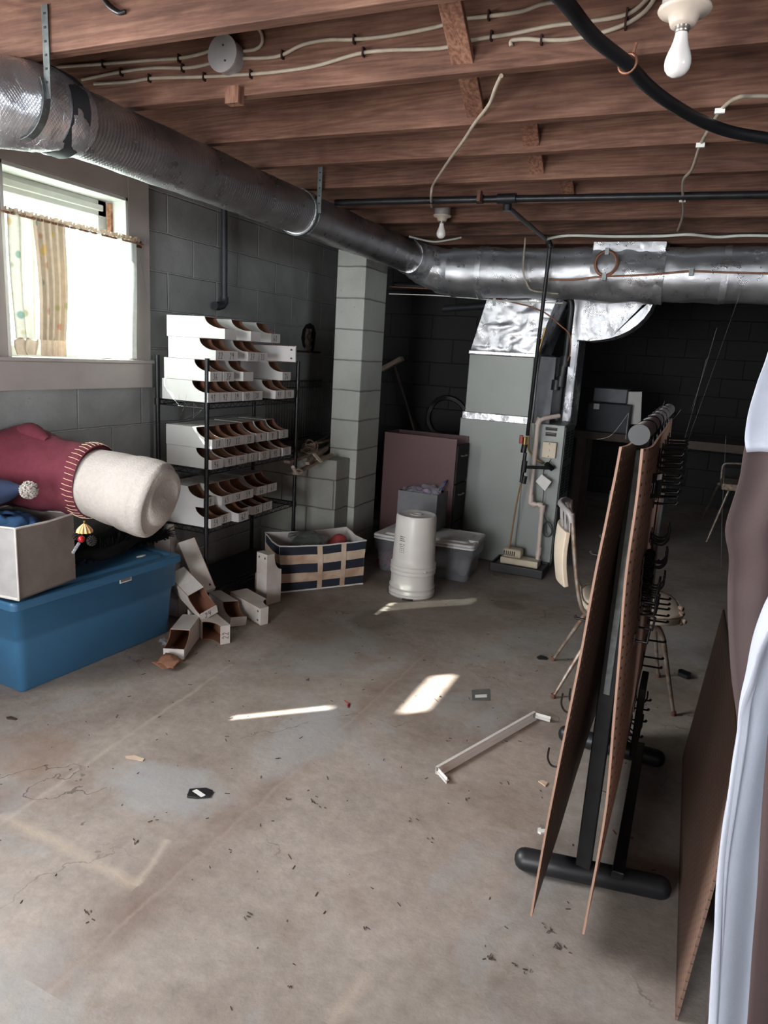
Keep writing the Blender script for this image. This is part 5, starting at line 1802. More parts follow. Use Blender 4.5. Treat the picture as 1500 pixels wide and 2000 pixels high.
# dim things beyond the pillar
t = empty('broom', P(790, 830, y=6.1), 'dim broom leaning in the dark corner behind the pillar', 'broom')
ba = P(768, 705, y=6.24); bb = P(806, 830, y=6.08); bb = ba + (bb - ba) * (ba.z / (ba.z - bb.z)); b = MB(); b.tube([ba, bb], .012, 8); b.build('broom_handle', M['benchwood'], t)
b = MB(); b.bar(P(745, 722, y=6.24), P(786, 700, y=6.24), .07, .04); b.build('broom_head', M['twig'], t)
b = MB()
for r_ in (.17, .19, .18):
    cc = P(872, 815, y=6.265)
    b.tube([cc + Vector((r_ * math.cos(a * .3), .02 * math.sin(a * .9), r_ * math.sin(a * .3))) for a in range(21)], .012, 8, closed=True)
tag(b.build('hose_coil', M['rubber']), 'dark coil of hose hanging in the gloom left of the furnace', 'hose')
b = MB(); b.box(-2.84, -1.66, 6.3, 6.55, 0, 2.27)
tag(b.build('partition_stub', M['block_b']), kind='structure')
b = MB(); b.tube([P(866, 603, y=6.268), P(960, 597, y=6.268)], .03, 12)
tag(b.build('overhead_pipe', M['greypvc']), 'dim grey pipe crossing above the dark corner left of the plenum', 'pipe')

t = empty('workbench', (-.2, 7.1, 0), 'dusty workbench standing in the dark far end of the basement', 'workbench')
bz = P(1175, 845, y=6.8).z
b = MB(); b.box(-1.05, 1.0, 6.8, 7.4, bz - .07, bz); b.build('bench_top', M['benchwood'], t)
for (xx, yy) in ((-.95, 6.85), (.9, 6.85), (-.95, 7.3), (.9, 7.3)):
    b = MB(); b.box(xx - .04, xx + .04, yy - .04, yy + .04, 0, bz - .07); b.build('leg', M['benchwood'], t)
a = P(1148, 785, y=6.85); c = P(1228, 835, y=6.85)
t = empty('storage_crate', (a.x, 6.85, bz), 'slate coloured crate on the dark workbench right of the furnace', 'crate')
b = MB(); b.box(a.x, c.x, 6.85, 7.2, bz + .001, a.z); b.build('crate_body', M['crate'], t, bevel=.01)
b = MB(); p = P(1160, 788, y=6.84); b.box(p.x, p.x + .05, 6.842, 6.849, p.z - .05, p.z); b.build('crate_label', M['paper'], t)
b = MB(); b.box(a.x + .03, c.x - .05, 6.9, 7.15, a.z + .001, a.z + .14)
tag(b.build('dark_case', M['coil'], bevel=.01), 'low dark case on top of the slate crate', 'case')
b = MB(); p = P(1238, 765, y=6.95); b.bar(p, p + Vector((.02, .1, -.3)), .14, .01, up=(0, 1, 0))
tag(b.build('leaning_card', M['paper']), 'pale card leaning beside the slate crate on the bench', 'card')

# far chair
t = empty('folding_chair', (P(1390, 1050, z=0)), 'dark chair with bright metal legs standing deep in the room at right', 'chair')
yc = 7.05
b = MB(); s0, s1 = P(1410, 930, y=yc), P(1470, 958, y=yc)
b.box(s0.x, s1.x + .1, yc - .2, yc + .2, s1.z, s1.z + .06); b.build('seat', M['chairtorn'], t, bevel=.02)
for (p0_, p1_) in (((1424, 956), (1380, 1058)), ((1404, 945), (1371, 1012))):
    b = MB(); b.tube([P(*p0_, y=yc), P(*p1_, z=.0)], .012, 10); b.build('leg', M['steel'], t)
for xx in (.25, .3):
    b = MB(); b.tube([(s1.x + xx - .2, yc + .1, s1.z), (s1.x + xx, yc + .1, 0)], .012, 10); b.build('leg', M['steel'], t)
b = MB(); b.tube(smooth_path([P(1408, 948, y=yc + .2), P(1410, 920, y=yc + .2), P(1414, 907, y=yc + .2), P(1430, 905, y=yc + .2), P(1480, 908, y=yc + .2)], 6), .011, 10); b.build('back_frame', M['steel'], t)
b = MB(); a = P(1414, 912, y=yc + .2); c = P(1480, 935, y=yc + .2); b.box(a.x, c.x, yc + .19, yc + .21, c.z, a.z); b.build('backrest', M['cab_in'], t)

# ================================================================ cream dinette chair
t = empty('dinette_chair', (-.20, 3.38, 0), 'old cream vinyl dinette chair with torn seat behind the pegboard rack', 'chair')
RF = {'rl': P(1080, 1290, z=0), 'rn': P(1080, 1363, z=0), 'fn': P(1315, 1397, z=0), 'ff': P(1285, 1322, z=0)}
xd = ((RF['fn'] - RF['rn']) + (RF['ff'] - RF['rl'])).normalized(); yd = Vector((-xd.y, xd.x, 0))
cb = (RF['rl'] + RF['rn'] + RF['fn'] + RF['ff']) / 4
SH = .455


def CW(x_, y_, z): return cb + xd * x_ + yd * y_ + Vector((0, 0, z))


def seatf(u, v):
    a = u * 2 * math.pi
    k = 3.2
    cx_ = abs(math.cos(a)) ** (2 / k) * math.copysign(1, math.cos(a)); sy_ = abs(math.sin(a)) ** (2 / k) * math.copysign(1, math.sin(a))
    prof = [(0, -.004), (.9, -.004), (.99, .004), (1.0, .03), (.96, .043), (.8, .052), (.4, .056), (0, .057)]
    i = min(int(v * 7), 6); f = v * 7 - i
    r_ = prof[i][0] * (1 - f) + prof[i + 1][0] * f; z = prof[i][1] * (1 - f) + prof[i + 1][1] * f
    wx = .222
    return CW(.045 + wx * r_ * cx_, (.212 + .02 * cx_) * r_ * sy_, SH - .045 + z)


b = MB(); b.grid(seatf, 64, 28); st_ = b.build('seat', M['chairvinyl'], t)
b = MB()
for k in range(7):
    a = CW(.235 + random.uniform(0, .02), -.13 - .02 * (k % 3) + .01 * k, SH - .038 + .008 * k)
    blob_path([a, a + xd * .008 + yd * -.02, a + yd * -.04 + xd * .002], [.008, .011, .004], 10, .005, 40, b)
b.build('torn_padding', M['chairtorn'], st_)
b = MB(); b.tube([CW(.045 + .223 * math.copysign(abs(math.cos(a)) ** .62, math.cos(a)), .226 * math.copysign(abs(math.sin(a)) ** .62, math.sin(a)), SH - .006) for a in [k * .131 for k in range(48)]], .003, 6, closed=True)
b.build('seat_piping', M['chairtorn'], st_)
for nm, s, fr in (('rl', 1, 0), ('rn', -1, 0), ('ff', 1, 1), ('fn', -1, 1)):
    foot = RF[nm] + Vector((0, 0, .006))
    if fr:
        pts = [CW(.0, s * .12, SH - .055), CW(.10, s * .14, SH - .056), CW(.155, s * .15, SH - .07), CW(.185, s * .155, SH - .12), foot]
    else:
        pts = [CW(.02, s * .12, SH - .055), CW(-.06, s * .15, SH - .065), CW(-.11, s * .16, SH - .11), foot]
    sp = smooth_path(pts[:-1], 5) + [pts[-2] + (foot - pts[-2]) * q_ for q_ in (.3, .6, 1)]
    b = MB(); n_ = len(sp); b.tube(sp, .012, 12, rad=[.0125 - .0045 * max(0, (i - n_ + 4) / 3) for i in range(n_)])
    lg = b.build('leg', M['steel'], t)
    b = MB(); b.tube([foot + Vector((0, 0, .014)), foot - Vector((0, 0, .006))], .011, 10); b.build('glide', M['rust'], lg)
xbk = -.235
for s in (-1, 1):
    b = MB(); b.tube(smooth_path([CW(-.05, s * .15, SH - .06), CW(-.15, s * .165, SH - .05), CW(-.195, s * .17, SH + .02), CW(xbk, s * .17, SH + .2), CW(xbk - .035, s * .168, SH + .41)], 6), .010, 10)
    b.build('back_post', M['steel'], t)
b = MB()
b.grid(lambda u, v: CW(xbk - .012 - .035 * math.sin(u * math.pi) - .02 * v - .012 * math.sin(v * 3.14), (u - .5) * (.33 + .02 * math.sin(v * 3.14)), SH + .07 + .25 * v + .012 * math.sin(u * math.pi) * (v - .5)), 24, 12, thick=.022)
b.build('backrest', M['chairvinyl'], t, bevel=.004)
b = MB()
for k in range(13):
    u = k / 12
    yy = (u - .5) * .30
    zx = xbk - .035 - .035 * math.sin(u * math.pi)
    b.bar(CW(zx, yy, SH + .31), CW(zx - .012, yy + (.03 if k % 2 else -.03), SH + .405), .008, .004)
b.build('woven_strips', M['steelw'], t)
b = MB(); b.tube(smooth_path([CW(xbk - .033, -.17, SH + .37), CW(xbk - .045, -.165, SH + .405), CW(xbk - .07, -.1, SH + .418), CW(xbk - .085, 0, SH + .42), CW(xbk - .07, .1, SH + .418), CW(xbk - .045, .165, SH + .405), CW(xbk - .033, .17, SH + .37)], 5), .0135, 12)
b.build('top_rail', M['steelw'], t)

# ================================================================ pegboard display rack
t = empty('display_rack', (-.13, 2.25, 0), 'black floor rack with a tube top and feet holding two hanging pegboards', 'display rack')
yn, yf = 1.93, 2.74


def foot(y, xa, xb, ya, yb):
    b = MB()
    a = Vector((xa, ya, .036)); c = Vector((xb, yb, .036))
    d = (c - a).normalized()
    pts = [a, a + d * .006, a + d * .016, a + d * .03, c - d * .03, c - d * .016, c - d * .006, c]
    b.tube(pts, .03, 20, rad=[.008, .022, .030, .034, .034, .030, .022, .008])
    return b


foot(yn, -.318, .125, 1.915, 1.995).build('foot', M['rubber'], t)
foot(yf, -.335, .075, 2.745, 2.735).build('foot', M['rubber'], t)
b = MB(); b.box(-.142, -.098, yn, yn + .04, .05, 1.33); b.build('upright', M['blackiron'], t, bevel=.003)
b = MB(); b.box(-.142, -.098, yf, yf + .04, .05, 1.33); b.build('upright', M['blackiron'], t, bevel=.003)
b = MB(); b.box(-.040, -.005, yn, yf, .06, .085); b.build('cross_bar', M['blackiron'], t, bevel=.003)
b = MB(); b.box(-.128, -.112, yn - .006, yn, .62, 1.30); b.build('slotted_strip', M['galv'], t)
zt_ = 1.366
b = MB(); b.tube([(-.106, 1.62, zt_), (-.096, 2.86, zt_)], .0205, 28)
b.build('top_tube', M['boxmetal'], t)
b = MB(); b.tube([(-.106, 1.610, zt_), (-.106, 1.624, zt_)], .0225, 28); b.build('end_cap', M['rubber'], t)
b = MB()
for k in range(6):
    b = MB(); y = 1.78 + k * .17
    pts = [Vector((-.102 + .0225 * math.cos(a), y + .01 * math.sin(a * 2), zt_ + .0225 * math.sin(a))) for a in [math.radians(200 - 20 * q) for q in range(13)]]
    pts.append(Vector((-.080, y, zt_ - .06)))
    b.tube(pts, .0016, 6)
    b.build('hanging_wire', M['hook'], t)


def panel(table, curl, name, mats, zb0):
    b = MB()
    table = sorted(table, key=lambda q: q[1])

    def xz(z):
        if z <= table[0][1]: return table[0][0]
        for (x0, z0), (x1, z1) in zip(table[:-1], table[1:]):
            if z <= z1:
                return x0 + (x1 - x0) * (z - z0) / (z1 - z0)
        return table[-1][0]

    def f(u, v):
        z = zb0 + (1.335 - zb0) * v
        y = 1.63 + (2.84 - 1.63) * u
        xx = (xz(z - .06) + xz(z) * 2 + xz(z + .06)) / 4
        xx += curl * (1 - math.exp(-(y - 1.63) / .035)) * min(1, max(0, (z - .15) / .5)) + .003 * noise.noise(Vector((u * 3, v * 4, curl * 90)))
        return (xx, y, z)

    def g(u, v): return f(u ** 2.2, v)
    b.grid(g, 44, 40, 0)
    b.grid(lambda u, v: Vector(g(1 - u, v)) + Vector((-.0055, 0, 0)), 44, 40, 1)
    for u in (0, 1):
        b.grid(lambda a, v: Vector(f(u, v)) + Vector((-.0055 * (a if u else 1 - a), 0, 0)), 1, 40, 2)
    for v in (0, 1):
        b.grid(lambda u, a: Vector(g(u, v)) + Vector((-.0055 * (a if not v else 1 - a), 0, 0)), 44, 1, 2)
    o = b.build(name, mats, t)
    return o, f


pL, fL = panel([(-0.139, 1.338), (-0.145, 1.25), (-0.149, 1.152), (-0.157, 1.05), (-0.163, 0.945), (-0.168, 0.838), (-0.172, 0.759), (-0.180, 0.634), (-0.188, 0.504), (-0.196, 0.368), (-0.203, 0.23), (-0.21, 0.096)], .014, 'pegboard_panel', [M['pegin'], M['peg'], M['peg_l']], .098)
pR, fR = panel([(-0.097, 1.342), (-0.092, 1.234), (-0.092, 1.121), (-0.091, 1.02), (-0.082, 0.858), (-0.073, 0.652), (-0.063, 0.468), (-0.065, 0.31), (-0.071, 0.202), (-0.077, 0.092)], .018, 'pegboard_panel', [M['peg'], M['pegin'], M['peg_l']], .100)


def hook_mb(kind, L):
    b = MB(); r_ = .0028
    if kind == 'straight':
        r_ = .0034; b.tube([(0, 0, 0), (L, 0, .003)], r_, 8); b.tube([(L, 0, .003), (L + .004, 0, .010)], r_ * 1.3, 8)
    elif kind == 'J':
        b.tube(smooth_path([(0, 0, 0), (L * .4, 0, -.008), (L * .75, 0, -.006), (L, 0, .012), (L * .98, 0, .04)], 5), r_, 8)
    elif kind == 'L':
        b.tube([(0, 0, 0), (L, 0, 0), (L + .002, 0, .035)], r_ * 1.2, 8)
    else:
        b.tube([(.01 + .012 * math.cos(a * .5), (L * a / 44) , .012 * math.sin(a * .5)) for a in range(44)], .0022, 6)
    b.box(-.001, .002, -.008, .008, -.012, .018)
    return b


HK = {}


def hook(kind, L, p, sgn, label, grp, rz=0.0):
    key = (kind, L)
    if key not in HK:
        o = hook_mb(kind, L).build('peg_hook', M['hook'], None, local=True)
        HK[key] = o
    else:
        o = HK[key].copy(); COL.objects.link(o)
    o.location = p
    o.rotation_euler = (0, 0, (0 if sgn > 0 else math.pi) + rz)
    return tag(o, label, 'hook', grp)


def onR(u, v): return Vector(fR((u - 1.63) / 1.21, (v - .1) / 1.235)) + Vector((.003, 0, 0))


def onL(u, v): return Vector(fL((u - 1.63) / 1.21, (v - .098) / 1.237)) + Vector((-.0085, 0, 0))


random.seed(3)
lab = 'long straight black hook in the dense fan near the top of the pegboard'
OW = ['first', 'second', 'third', 'fourth', 'fifth', 'sixth', 'seventh', 'eighth', 'ninth', 'tenth', 'eleventh', 'twelfth', 'thirteenth', 'fourteenth', 'last']
for r_ in range(8):
    for c_ in range(5):
        hook('straight', .055, onR(1.98 + .13 * c_ + random.uniform(-.02, .02), 1.29 - r_ * .019), 1, 'long black hook, %s row from the top, %s from the camera, pegboard fan' % (OW[r_], OW[c_]), 'fan of long hooks on the right pegboard')
for r_ in range(7):
    hook('coil', .07, onR(1.84 + (r_ % 2) * .04, 1.03 - (r_ // 2) * .03), 1, 'coiled black hook under the number card, %s from the top of the bundle' % OW[r_], 'coiled hooks on the right pegboard')
for r_ in range(10):
    hook('J', .045, onR(2.05 + .06 * (r_ % 4), 1.05 - (r_ // 2) * .035), 1, 'curled black hook midway up the right pegboard, %s in the bunch from its top' % OW[r_], 'curled hooks on the right pegboard')
for r_ in range(9):
    hook('L', .035, onR(1.84 + .07 * (r_ % 4), .93 - (r_ // 3) * .035), 1, 'bent black hook at mid height of the right pegboard, %s from the tangle top' % OW[r_], 'bent hooks on the right pegboard')
hook('L', .03, onR(1.74, .86), 1, 'large bent black hook nearest the camera on the right pegboard', None)
hook('straight', .06, P(1285, 1099, y=2.3) - Vector((.06, 0, 0)), 1, 'single straight black hook sticking out alone above the chair seat', None)
for n_, (u, v, y, L) in enumerate(((1278, 1168, 2.5, .06), (1277, 1178, 2.5, .06), (1275, 1187, 2.5, .06), (1273, 1200, 2.5, .06), (1272, 1212, 2.5, .06), (1275, 1252, 2.5, .06), (1272, 1285, 2.5, .06), (1272, 1303, 2.5, .06), (1250, 1366, 2.5, .045), (1248, 1385, 2.5, .045), (1245, 1408, 2.5, .045), (1246, 1440, 2.5, .045))):
    p = P(u, v, y=y)
    pr_ = onR(y, p.z)
    hook('straight', L, pr_, 1, 'short straight hook low on the right pegboard, %s of the column from its top' % OW[n_], 'low hooks on the right pegboard')
for n_, (v, y) in enumerate(((1365, 2.45), (1412, 2.42), (1424, 2.40), (1432, 2.44), (1445, 2.40))):
    p = P(1238, v, y=y); hook('J', .035, onR(y, p.z), 1, 'small curled hook at the foot of the right pegboard, %s from the top' % OW[n_], 'small hooks at the bottom of the right pegboard')
for (u, v, y, kd, rel) in ((1195, 905, 2.1, 'J', 'upper left side of the left pegboard, nearer of the top pair'), (1203, 898, 2.35, 'J', 'upper left side of the left pegboard, farther of the top pair'), (1180, 985, 2.0, 'J', 'left pegboard below the top pair, nearer one'), (1192, 985, 2.3, 'J', 'left pegboard below the top pair, farther one'), (1172, 1035, 2.2, 'straight', 'left pegboard in front of the chair back, upper'), (1163, 1050, 2.1, 'straight', 'left pegboard in front of the chair back, lower'), (1166, 1072, 2.3, 'J', 'left pegboard just right of the chair back'), (1145, 1082, 1.9, 'straight', 'left pegboard pointing at the chair backrest'), (1120, 1208, 1.8, 'straight', 'left pegboard pointing at the rear chair leg'), (1112, 1370, 1.95, 'J', 'left pegboard beside the foot of the chair'), (1108, 1385, 1.75, 'J', 'left pegboard below the chair foot'), (1085, 1492, 1.72, 'J', 'lowest on the left pegboard')):
    z = P(u, v, y=y).z
    hook(kd, .05 if kd == 'straight' else .04, onL(y, z), -1, 'black hook on the ' + rel, 'hooks on the left pegboard')
# number card
yk = 1.80
K = [P(1264, 927, y=yk), P(1297, 921, y=yk + .02), P(1290, 970, y=yk + .02), P(1256, 976, y=yk)]
t2 = empty('number_card', K[0], 'small black card with pale digits hooked on the upper right pegboard', 'card')


def onK(u, v, d=0.0):
    p = K[0] * (1 - u) * (1 - v) + K[1] * u * (1 - v) + K[2] * u * v + K[3] * (1 - u) * v
    n_ = (K[1] - K[0]).cross(K[3] - K[0]).normalized()
    if n_.dot(CAM - p) < 0: n_ = -n_
    return p + n_ * d


def kquad(u0, u1, v0, v1, d, name, m, par):
    b = MB()
    vs = [onK(u0, v0, d), onK(u1, v0, d), onK(u1, v1, d), onK(u0, v1, d)] + [onK(u0, v0, d - .0008), onK(u1, v0, d - .0008), onK(u1, v1, d - .0008), onK(u0, v1, d - .0008)]
    b.add(vs, [(0, 1, 2, 3), (7, 6, 5, 4), (0, 4, 5, 1), (1, 5, 6, 2), (2, 6, 7, 3), (3, 7, 4, 0)])
    return b.build(name, m, par)


kquad(0, 1, 0, 1, 0, 'card_sheet', M['cab_in'], t2)
kquad(0, .14, .88, 1, .001, 'red_corner', M['red'], t2)
kquad(.62, .9, .08, .3, .001, 'corner_print', M['paper'], t2)
b = MB()
for i_, ch in enumerate('001'):
    for st_p in DIG[ch]:
        ps = [onK(.14 + .17 * i_ + q_[0] * .15, .80 - q_[1] * .42, .0012) for q_ in st_p]
        for a_, c_ in zip(ps[:-1], ps[1:]): b.tube([a_, c_], .0007, 5)
b.build('digits', mk('pale_lilac_print', (196, 200, 232), .5), t2)
b = MB(); p = onR(2.35, .95) + Vector((.006, 0, 0)); b.box(p.x, p.x + .004, 2.3, 2.42, .80, 1.15)
tag(b.build('packaged_card', M['grey_fab']), 'narrow pale packaged strip hanging behind the hooks on the right pegboard', 'package')
b = MB(); p = onR(2.2, .5) + Vector((.006, 0, 0)); b.box(p.x, p.x + .02, 2.15, 2.3, .33, .56)
tag(b.build('black_packet', M['cab_in'], bevel=.004), 'black packet hanging low on the outer side of the right pegboard', 'package')

# ================================================================ leaning dark pegboard
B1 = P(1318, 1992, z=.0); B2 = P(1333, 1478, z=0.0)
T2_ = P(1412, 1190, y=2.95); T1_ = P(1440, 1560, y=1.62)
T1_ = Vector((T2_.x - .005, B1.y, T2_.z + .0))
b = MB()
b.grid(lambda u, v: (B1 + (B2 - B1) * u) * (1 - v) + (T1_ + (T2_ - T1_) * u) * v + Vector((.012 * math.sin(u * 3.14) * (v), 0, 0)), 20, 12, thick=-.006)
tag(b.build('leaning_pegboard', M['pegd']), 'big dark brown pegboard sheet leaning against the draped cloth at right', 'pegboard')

# ================================================================ draped cloths at the right edge
def drape(name, mat, left, y_top, y_bot, width, label, nfold=5, amp=.02, seed=0, ybend=0.0):
    """left: list of (px,py,y) down the visible edge, folded cloth continuing to the right"""
    pts = [P(u, v, y=y) for u, v, y in left]
    sp = smooth_path(pts, 6)
    n = len(sp) - 1
    b = MB()

    def f(u, v):
        q_ = v * n; i = min(int(q_), n - 1); fr = q_ - i
        p = sp[i] * (1 - fr) + sp[i + 1] * fr
        w_ = u * width
        return p + Vector((w_ * .96, w_ * .18 + amp * math.sin(u * nfold * 6.28 + v * 2.5 + seed) * min(1, u * 6) + .012 * noise.noise(Vector((u * 4, v * 5, seed))), .004 * math.sin(u * 20)))
    b.grid(f, 50, 60, thick=.002)
    return tag(b.build(name, mat), label, 'cloth')


drape('draped_cloth', M['maroonsheet'], [(1500, 700, 1.42), (1457, 860, 1.42), (1445, 930, 1.42), (1432, 975, 1.42), (1418, 1020, 1.42), (1417, 1050, 1.42), (1424, 1090, 1.42), (1421, 1150, 1.42), (1422, 1220, 1.40), (1428, 1320, 1.38), (1440, 1420, 1.35), (1436, 1520, 1.32), (1420, 1640, 1.30), (1400, 1800, 1.28), (1375, 2020, 1.26)], 0, 0, .55, 'brown plum cloth hanging at the right edge behind the white sheet', 4, .03, 1)
A_l = [P(u, v, y=1.04) for u, v in ((1560, 1000), (1530, 1100), (1500, 1167), (1480, 1235), (1467, 1313), (1457, 1363), (1449, 1440), (1430, 1567), (1413, 1688), (1404, 1835), (1396, 1960), (1388, 2100))]
B_l = []
for (u, v) in ((1500, 1428), (1471, 1575), (1443, 1633), (1427, 1692), (1405, 1850)):
    B_l.append((P(u, v, x=.150).z, P(u, v, x=.150).y))
A_l = smooth_path(A_l, 5)


def yB(z):
    zs = sorted(B_l)
    if z >= zs[-1][0]: return max(.55, zs[-1][1] - (z - zs[-1][0]) * .5)
    if z <= zs[0][0]: return 1.03
    for (z0, a0), (z1, a1) in zip(zs[:-1], zs[1:]):
        if z <= z1: return a0 + (a1 - a0) * (z - z0) / (z1 - z0)


def sheetf(u, v):
    q_ = v * (len(A_l) - 1); i = min(int(q_), len(A_l) - 2); f_ = q_ - i
    a = A_l[i] * (1 - f_) + A_l[i + 1] * f_
    yb_ = min(yB(a.z), a.y - .01)
    if u < .5:
        k = u / .5
        return Vector((a.x + .006 * math.sin(k * 9 + v * 5), a.y + (yb_ - a.y) * k, a.z))
    k = (u - .5) / .5
    return Vector((a.x + .075 * k, yb_ + .12 * k + .008 * math.sin(k * 9 + v * 3), a.z))


b = MB(); b.grid(sheetf, 40, 60, thick=.002)
tag(b.build('white_sheet', M['whitesheet']), 'white cotton sheet hanging in folds at the lower right corner', 'cloth')
drape('draped_cloth', M['maroonsheet'], [(1515, 1300, .80), (1504, 1400, .80), (1494, 1494, .80), (1486, 1620, .80), (1478, 1743, .80), (1468, 1880, .80), (1458, 2010, .80), (1450, 2100, .80)], 0, 0, .3, 'brown cloth strip at the bottom right corner in front of the white sheet', 2, .02, 4)
drape('white_sheet', M['whitesheet'], [(1512, 640, 1.36), (1496, 700, 1.36), (1478, 750, 1.36), (1463, 800, 1.36), (1455, 845, 1.36), (1455, 868, 1.36), (1458, 882, 1.36)], 0, 0, .45, 'white cotton sheet over the top of the brown cloth at the right edge', 3, .02, .4)
b = MB(); b.box(.40, .95, 1.80, 2.6, 0, 1.1)
tag(b.build('covered_stack', M['crate']), 'bulky covered stack hidden under the cloths at the right edge', 'stack')

# ================================================================ floor litter
def bent_trim():
    A_ = P(856, 1506, z=.018); B_ = P(1046, 1397, z=.018)
    d = (B_ - A_).normalized(); s = Vector((-d.y, d.x, 0))
    t = empty('metal_trim', A_, 'long bent white metal trim piece lying diagonally on the bare floor', 'metal trim')
    b = MB()
    b.bar(A_ + s * .012, B_ + s * .012, .002, .03); b.bar(A_ + Vector((0, 0, -.015)), B_ + Vector((0, 0, -.015)), .022, .002)
    b.bar(A_ + s * .006 + Vector((0, 0, .015)), B_ + s * .006 + Vector((0, 0, .015)), .012, .002)
    b.build('trim_rail', [M['lid']], t, bevel=.0006)
    for q0_, q1_, nm in ((A_, P(873, 1525, z=.012), 'near'), (B_, P(1075, 1405, z=.016), 'far')):
        b = MB(); b.bar(q0_, q1_, .018, .003); b.bar(q0_, q1_, .003, .026)
        b.build('bent_tab', M['lid'], t, bevel=.0006)


bent_trim()


def flat(poly, z, h, name, mat, label, cat, bevel=.0):
    vs = [P(u, v, z=z) for u, v in poly]
    n = len(vs)
    b = MB(); b.add(vs + [v + Vector((0, 0, h)) for v in vs], [tuple(reversed(range(n))), tuple(range(n, 2 * n))] + [(i, (i + 1) % n, (i + 1) % n + n, i + n) for i in range(n)])
    # keep the face winding outward whichever way the outline was traced
    o = b.build(name, mat, bevel=bevel)
    return tag(o, label, cat) if label else o


t = empty('tag_holder', P(390, 1552, z=0), 'black plastic hang tag with a white barcode label on the bare floor', 'tag')
vs = [P(u, v, z=.002) for u, v in ((365, 1558), (370, 1543), (402, 1541), (416, 1546), (410, 1558), (384, 1560))]
b = MB(); n_ = 6; b.add(vs + [v + Vector((0, 0, .006)) for v in vs], [tuple(reversed(range(6))), tuple(range(6, 12))] + [(i, (i + 1) % 6, (i + 1) % 6 + 6, i + 6) for i in range(6)])
tp = b.build('tag_plate', M['blackpl'], t, bevel=.001)
vs = [P(u, v, z=.0085) for u, v in ((375, 1545), (384, 1541), (402, 1553), (393, 1557))]
b = MB(); b.add(vs, [(3, 2, 1, 0)]); b.build('barcode_label', M['paper'], tp)
t = empty('clear_packet', P(938, 1357, z=0), 'flat clear packet with a small white label on the floor by the sunlit patch', 'packet')
vs = [P(u, v, z=.002) for u, v in ((921, 1347), (957, 1345), (958, 1368), (922, 1368))]
b = MB(); b.add(vs, [(3, 2, 1, 0)]); tp = b.build('film', M['bagdark'], t)
vs = [P(u, v, z=.003) for u, v in ((928, 1357), (951, 1356), (951, 1362), (928, 1363))]
b = MB(); b.add(vs, [(3, 2, 1, 0)]); b.build('label_strip', M['paper'], tp)
cable('red_twist', [P(673, 1368, z=.004), P(678, 1372, z=.006), P(682, 1374, z=.004), P(679, 1378, z=.005), P(680, 1381, z=.004)], .003, 'redv', 'tiny twisted red ribbon on the middle of the floor', 'ribbon', None, 3)
flat([(245, 1478), (262, 1476), (282, 1483), (279, 1487), (246, 1481)], .001, .003, 'paint_chip', M['cream'], 'flat pale wood strip on the floor left of the black tag', 'chip')
flat([(1050, 1621), (1056, 1620), (1056, 1623), (1068, 1623), (1069, 1629), (1056, 1630), (1050, 1627)], .001, .008, 'white_clip', M['whiteplastic'], 'small white clip on the floor beside the near rack foot', 'clip')
flat([(1051, 1527), (1060, 1525), (1070, 1530), (1065, 1537), (1060, 1533)], .001, .004, 'pale_shard', M['cream'], 'small pale curled shard on the floor left of the pegboard', 'shard')
flat([(1324, 1314), (1330, 1313), (1349, 1321), (1348, 1327), (1341, 1327), (1324, 1320)], .001, .02, 'dark_block', M['blackpl'], 'small dark block on the floor by the front chair leg', 'block')
flat([(1048, 1285), (1056, 1281), (1068, 1285), (1068, 1289), (1052, 1288)], .001, .006, 'dark_scrap', M['blackpl'], 'dark leaf-like scrap on the floor by the rear chair foot', 'scrap')
flat([(12, 1402), (22, 1400), (34, 1405), (30, 1407), (14, 1405)], .001, .004, 'dark_scrap', M['dirt'], 'small dark scrap on the floor at the far left edge', 'scrap')
b = MB()
random.seed(11)
spots = [(563, 1561), (624, 1576), (878, 1448), (612, 1567), (1075, 1820), (1066, 1810), (1005, 1886), (957, 1868), (1022, 1893), (1084, 1850), (232, 1400), (268, 1640), (450, 1290), (545, 1480), (170, 1778), (720, 1816), (560, 1925), (915, 1560), (960, 1870), (840, 1640), (480, 1790), (300, 1600), (1092, 1848), (1108, 1850), (760, 1240), (700, 1275), (830, 1290), (600, 1330), (860, 1360), (985, 1450), (805, 1600)]
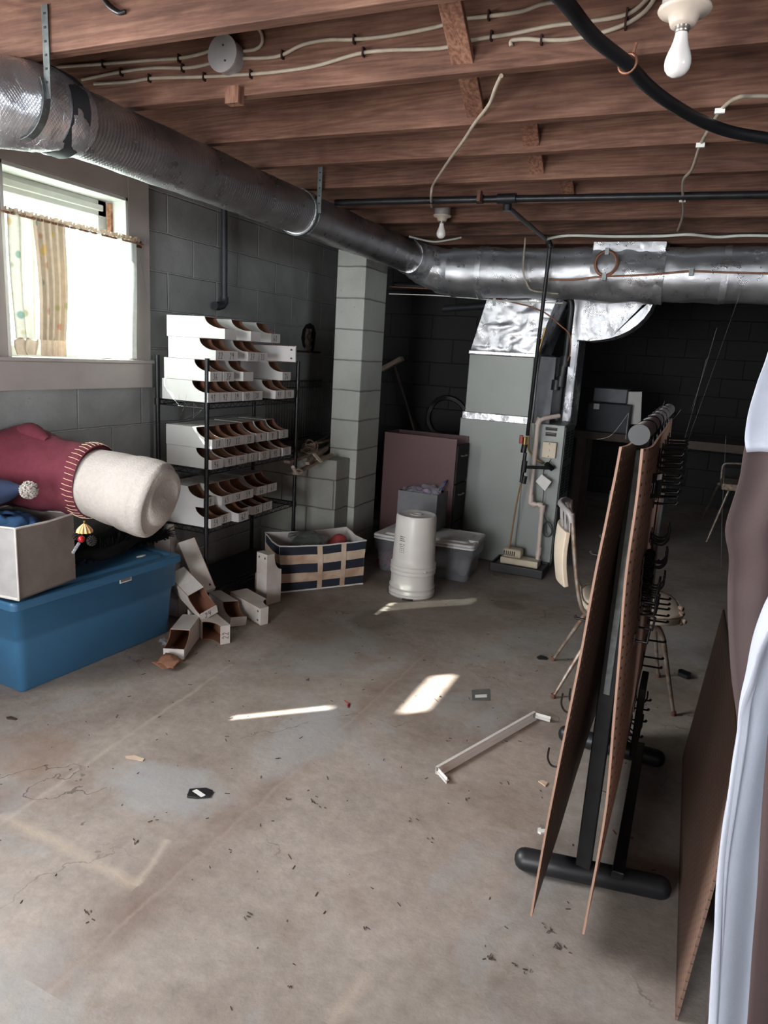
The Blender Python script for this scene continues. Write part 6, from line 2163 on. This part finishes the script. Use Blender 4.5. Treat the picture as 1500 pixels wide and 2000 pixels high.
for (u, v) in spots:
    c_ = P(u, v, z=.003)
    for k in range(3):
        d = Vector((random.gauss(0, .007), random.gauss(0, .007), 0)); e = Vector((random.gauss(0, .009), random.gauss(0, .009), .002))
        b.bar(c_ + d - e * .35, c_ + d + e * .35, random.uniform(.001, .003), .002)
for k in range(240):
    p = Vector((random.uniform(-2.2, .1), random.uniform(1.0, 4.4), .0015))
    e = Vector((random.gauss(0, .004), random.gauss(0, .004), 0))
    b.bar(p - e, p + e, .002, .0015)
tag(b.build('floor_crumbs', M['dirt']), 'scattered dark crumbs and grit on the concrete floor', 'litter', kind='stuff')
# cobwebs
b = MB()
web = [((240, 470), (282, 530)), ((262, 300), (330, 440)), ((330, 450), (440, 560))]
for (a_, c_) in (((262, 430, 3.1), (300, 640, 3.14)), ((290, 440, 3.1), (270, 520, 3.1)), ((305, 830, 3.05), (395, 800, 3.1)), ((395, 800, 3.1), (352, 822, 3.15)), ((350, 770, 3.1), (345, 815, 3.2)), ((365, 770, 3.1), (350, 815, 3.2)), ((20, 820, 2.6), (70, 870, 2.6)), ((75, 780, 2.6), (90, 860, 2.6)), ((95, 780, 2.6), (85, 860, 2.6))):
    p0_, p1_ = P(a_[0], a_[1], y=a_[2]), P(c_[0], c_[1], y=c_[2])
    b.tube(smooth_path([p0_, (p0_ + p1_) / 2 - Vector((0, 0, .02)), p1_], 6), .00035, 4)
for (a_, c_) in (((1165, 858, 1.66), (1228, 806, 1.66)), ((1228, 806, 1.66), (1222, 858, 1.66)), ((1275, 835, 1.9), (1298, 784, 2.0)), ((1300, 812, 2.2), (1330, 800, 2.3)), ((1380, 700, 3.0), (1330, 880, 3.0)), ((1400, 640, 3), (1350, 800, 3)), ((1230, 1170, 3.), (1450, 560, 3.6)), ((1408, 1110, 2.2), (1418, 850, 2.2)), ((1395, 1690, 1.5), (1420, 1560, 1.45))):
    p0_, p1_ = P(a_[0], a_[1], y=a_[2]), P(c_[0], c_[1], y=c_[2])
    b.tube(smooth_path([p0_, (p0_ + p1_) / 2 - Vector((0, 0, .02)), p1_], 6), .00035, 4)
tag(b.build('cobwebs', mk('grey_cobweb_thread', (120, 120, 118), .9)), 'fine cobweb threads strung from the window, shelving and pegboard rack', 'cobweb', kind='stuff')
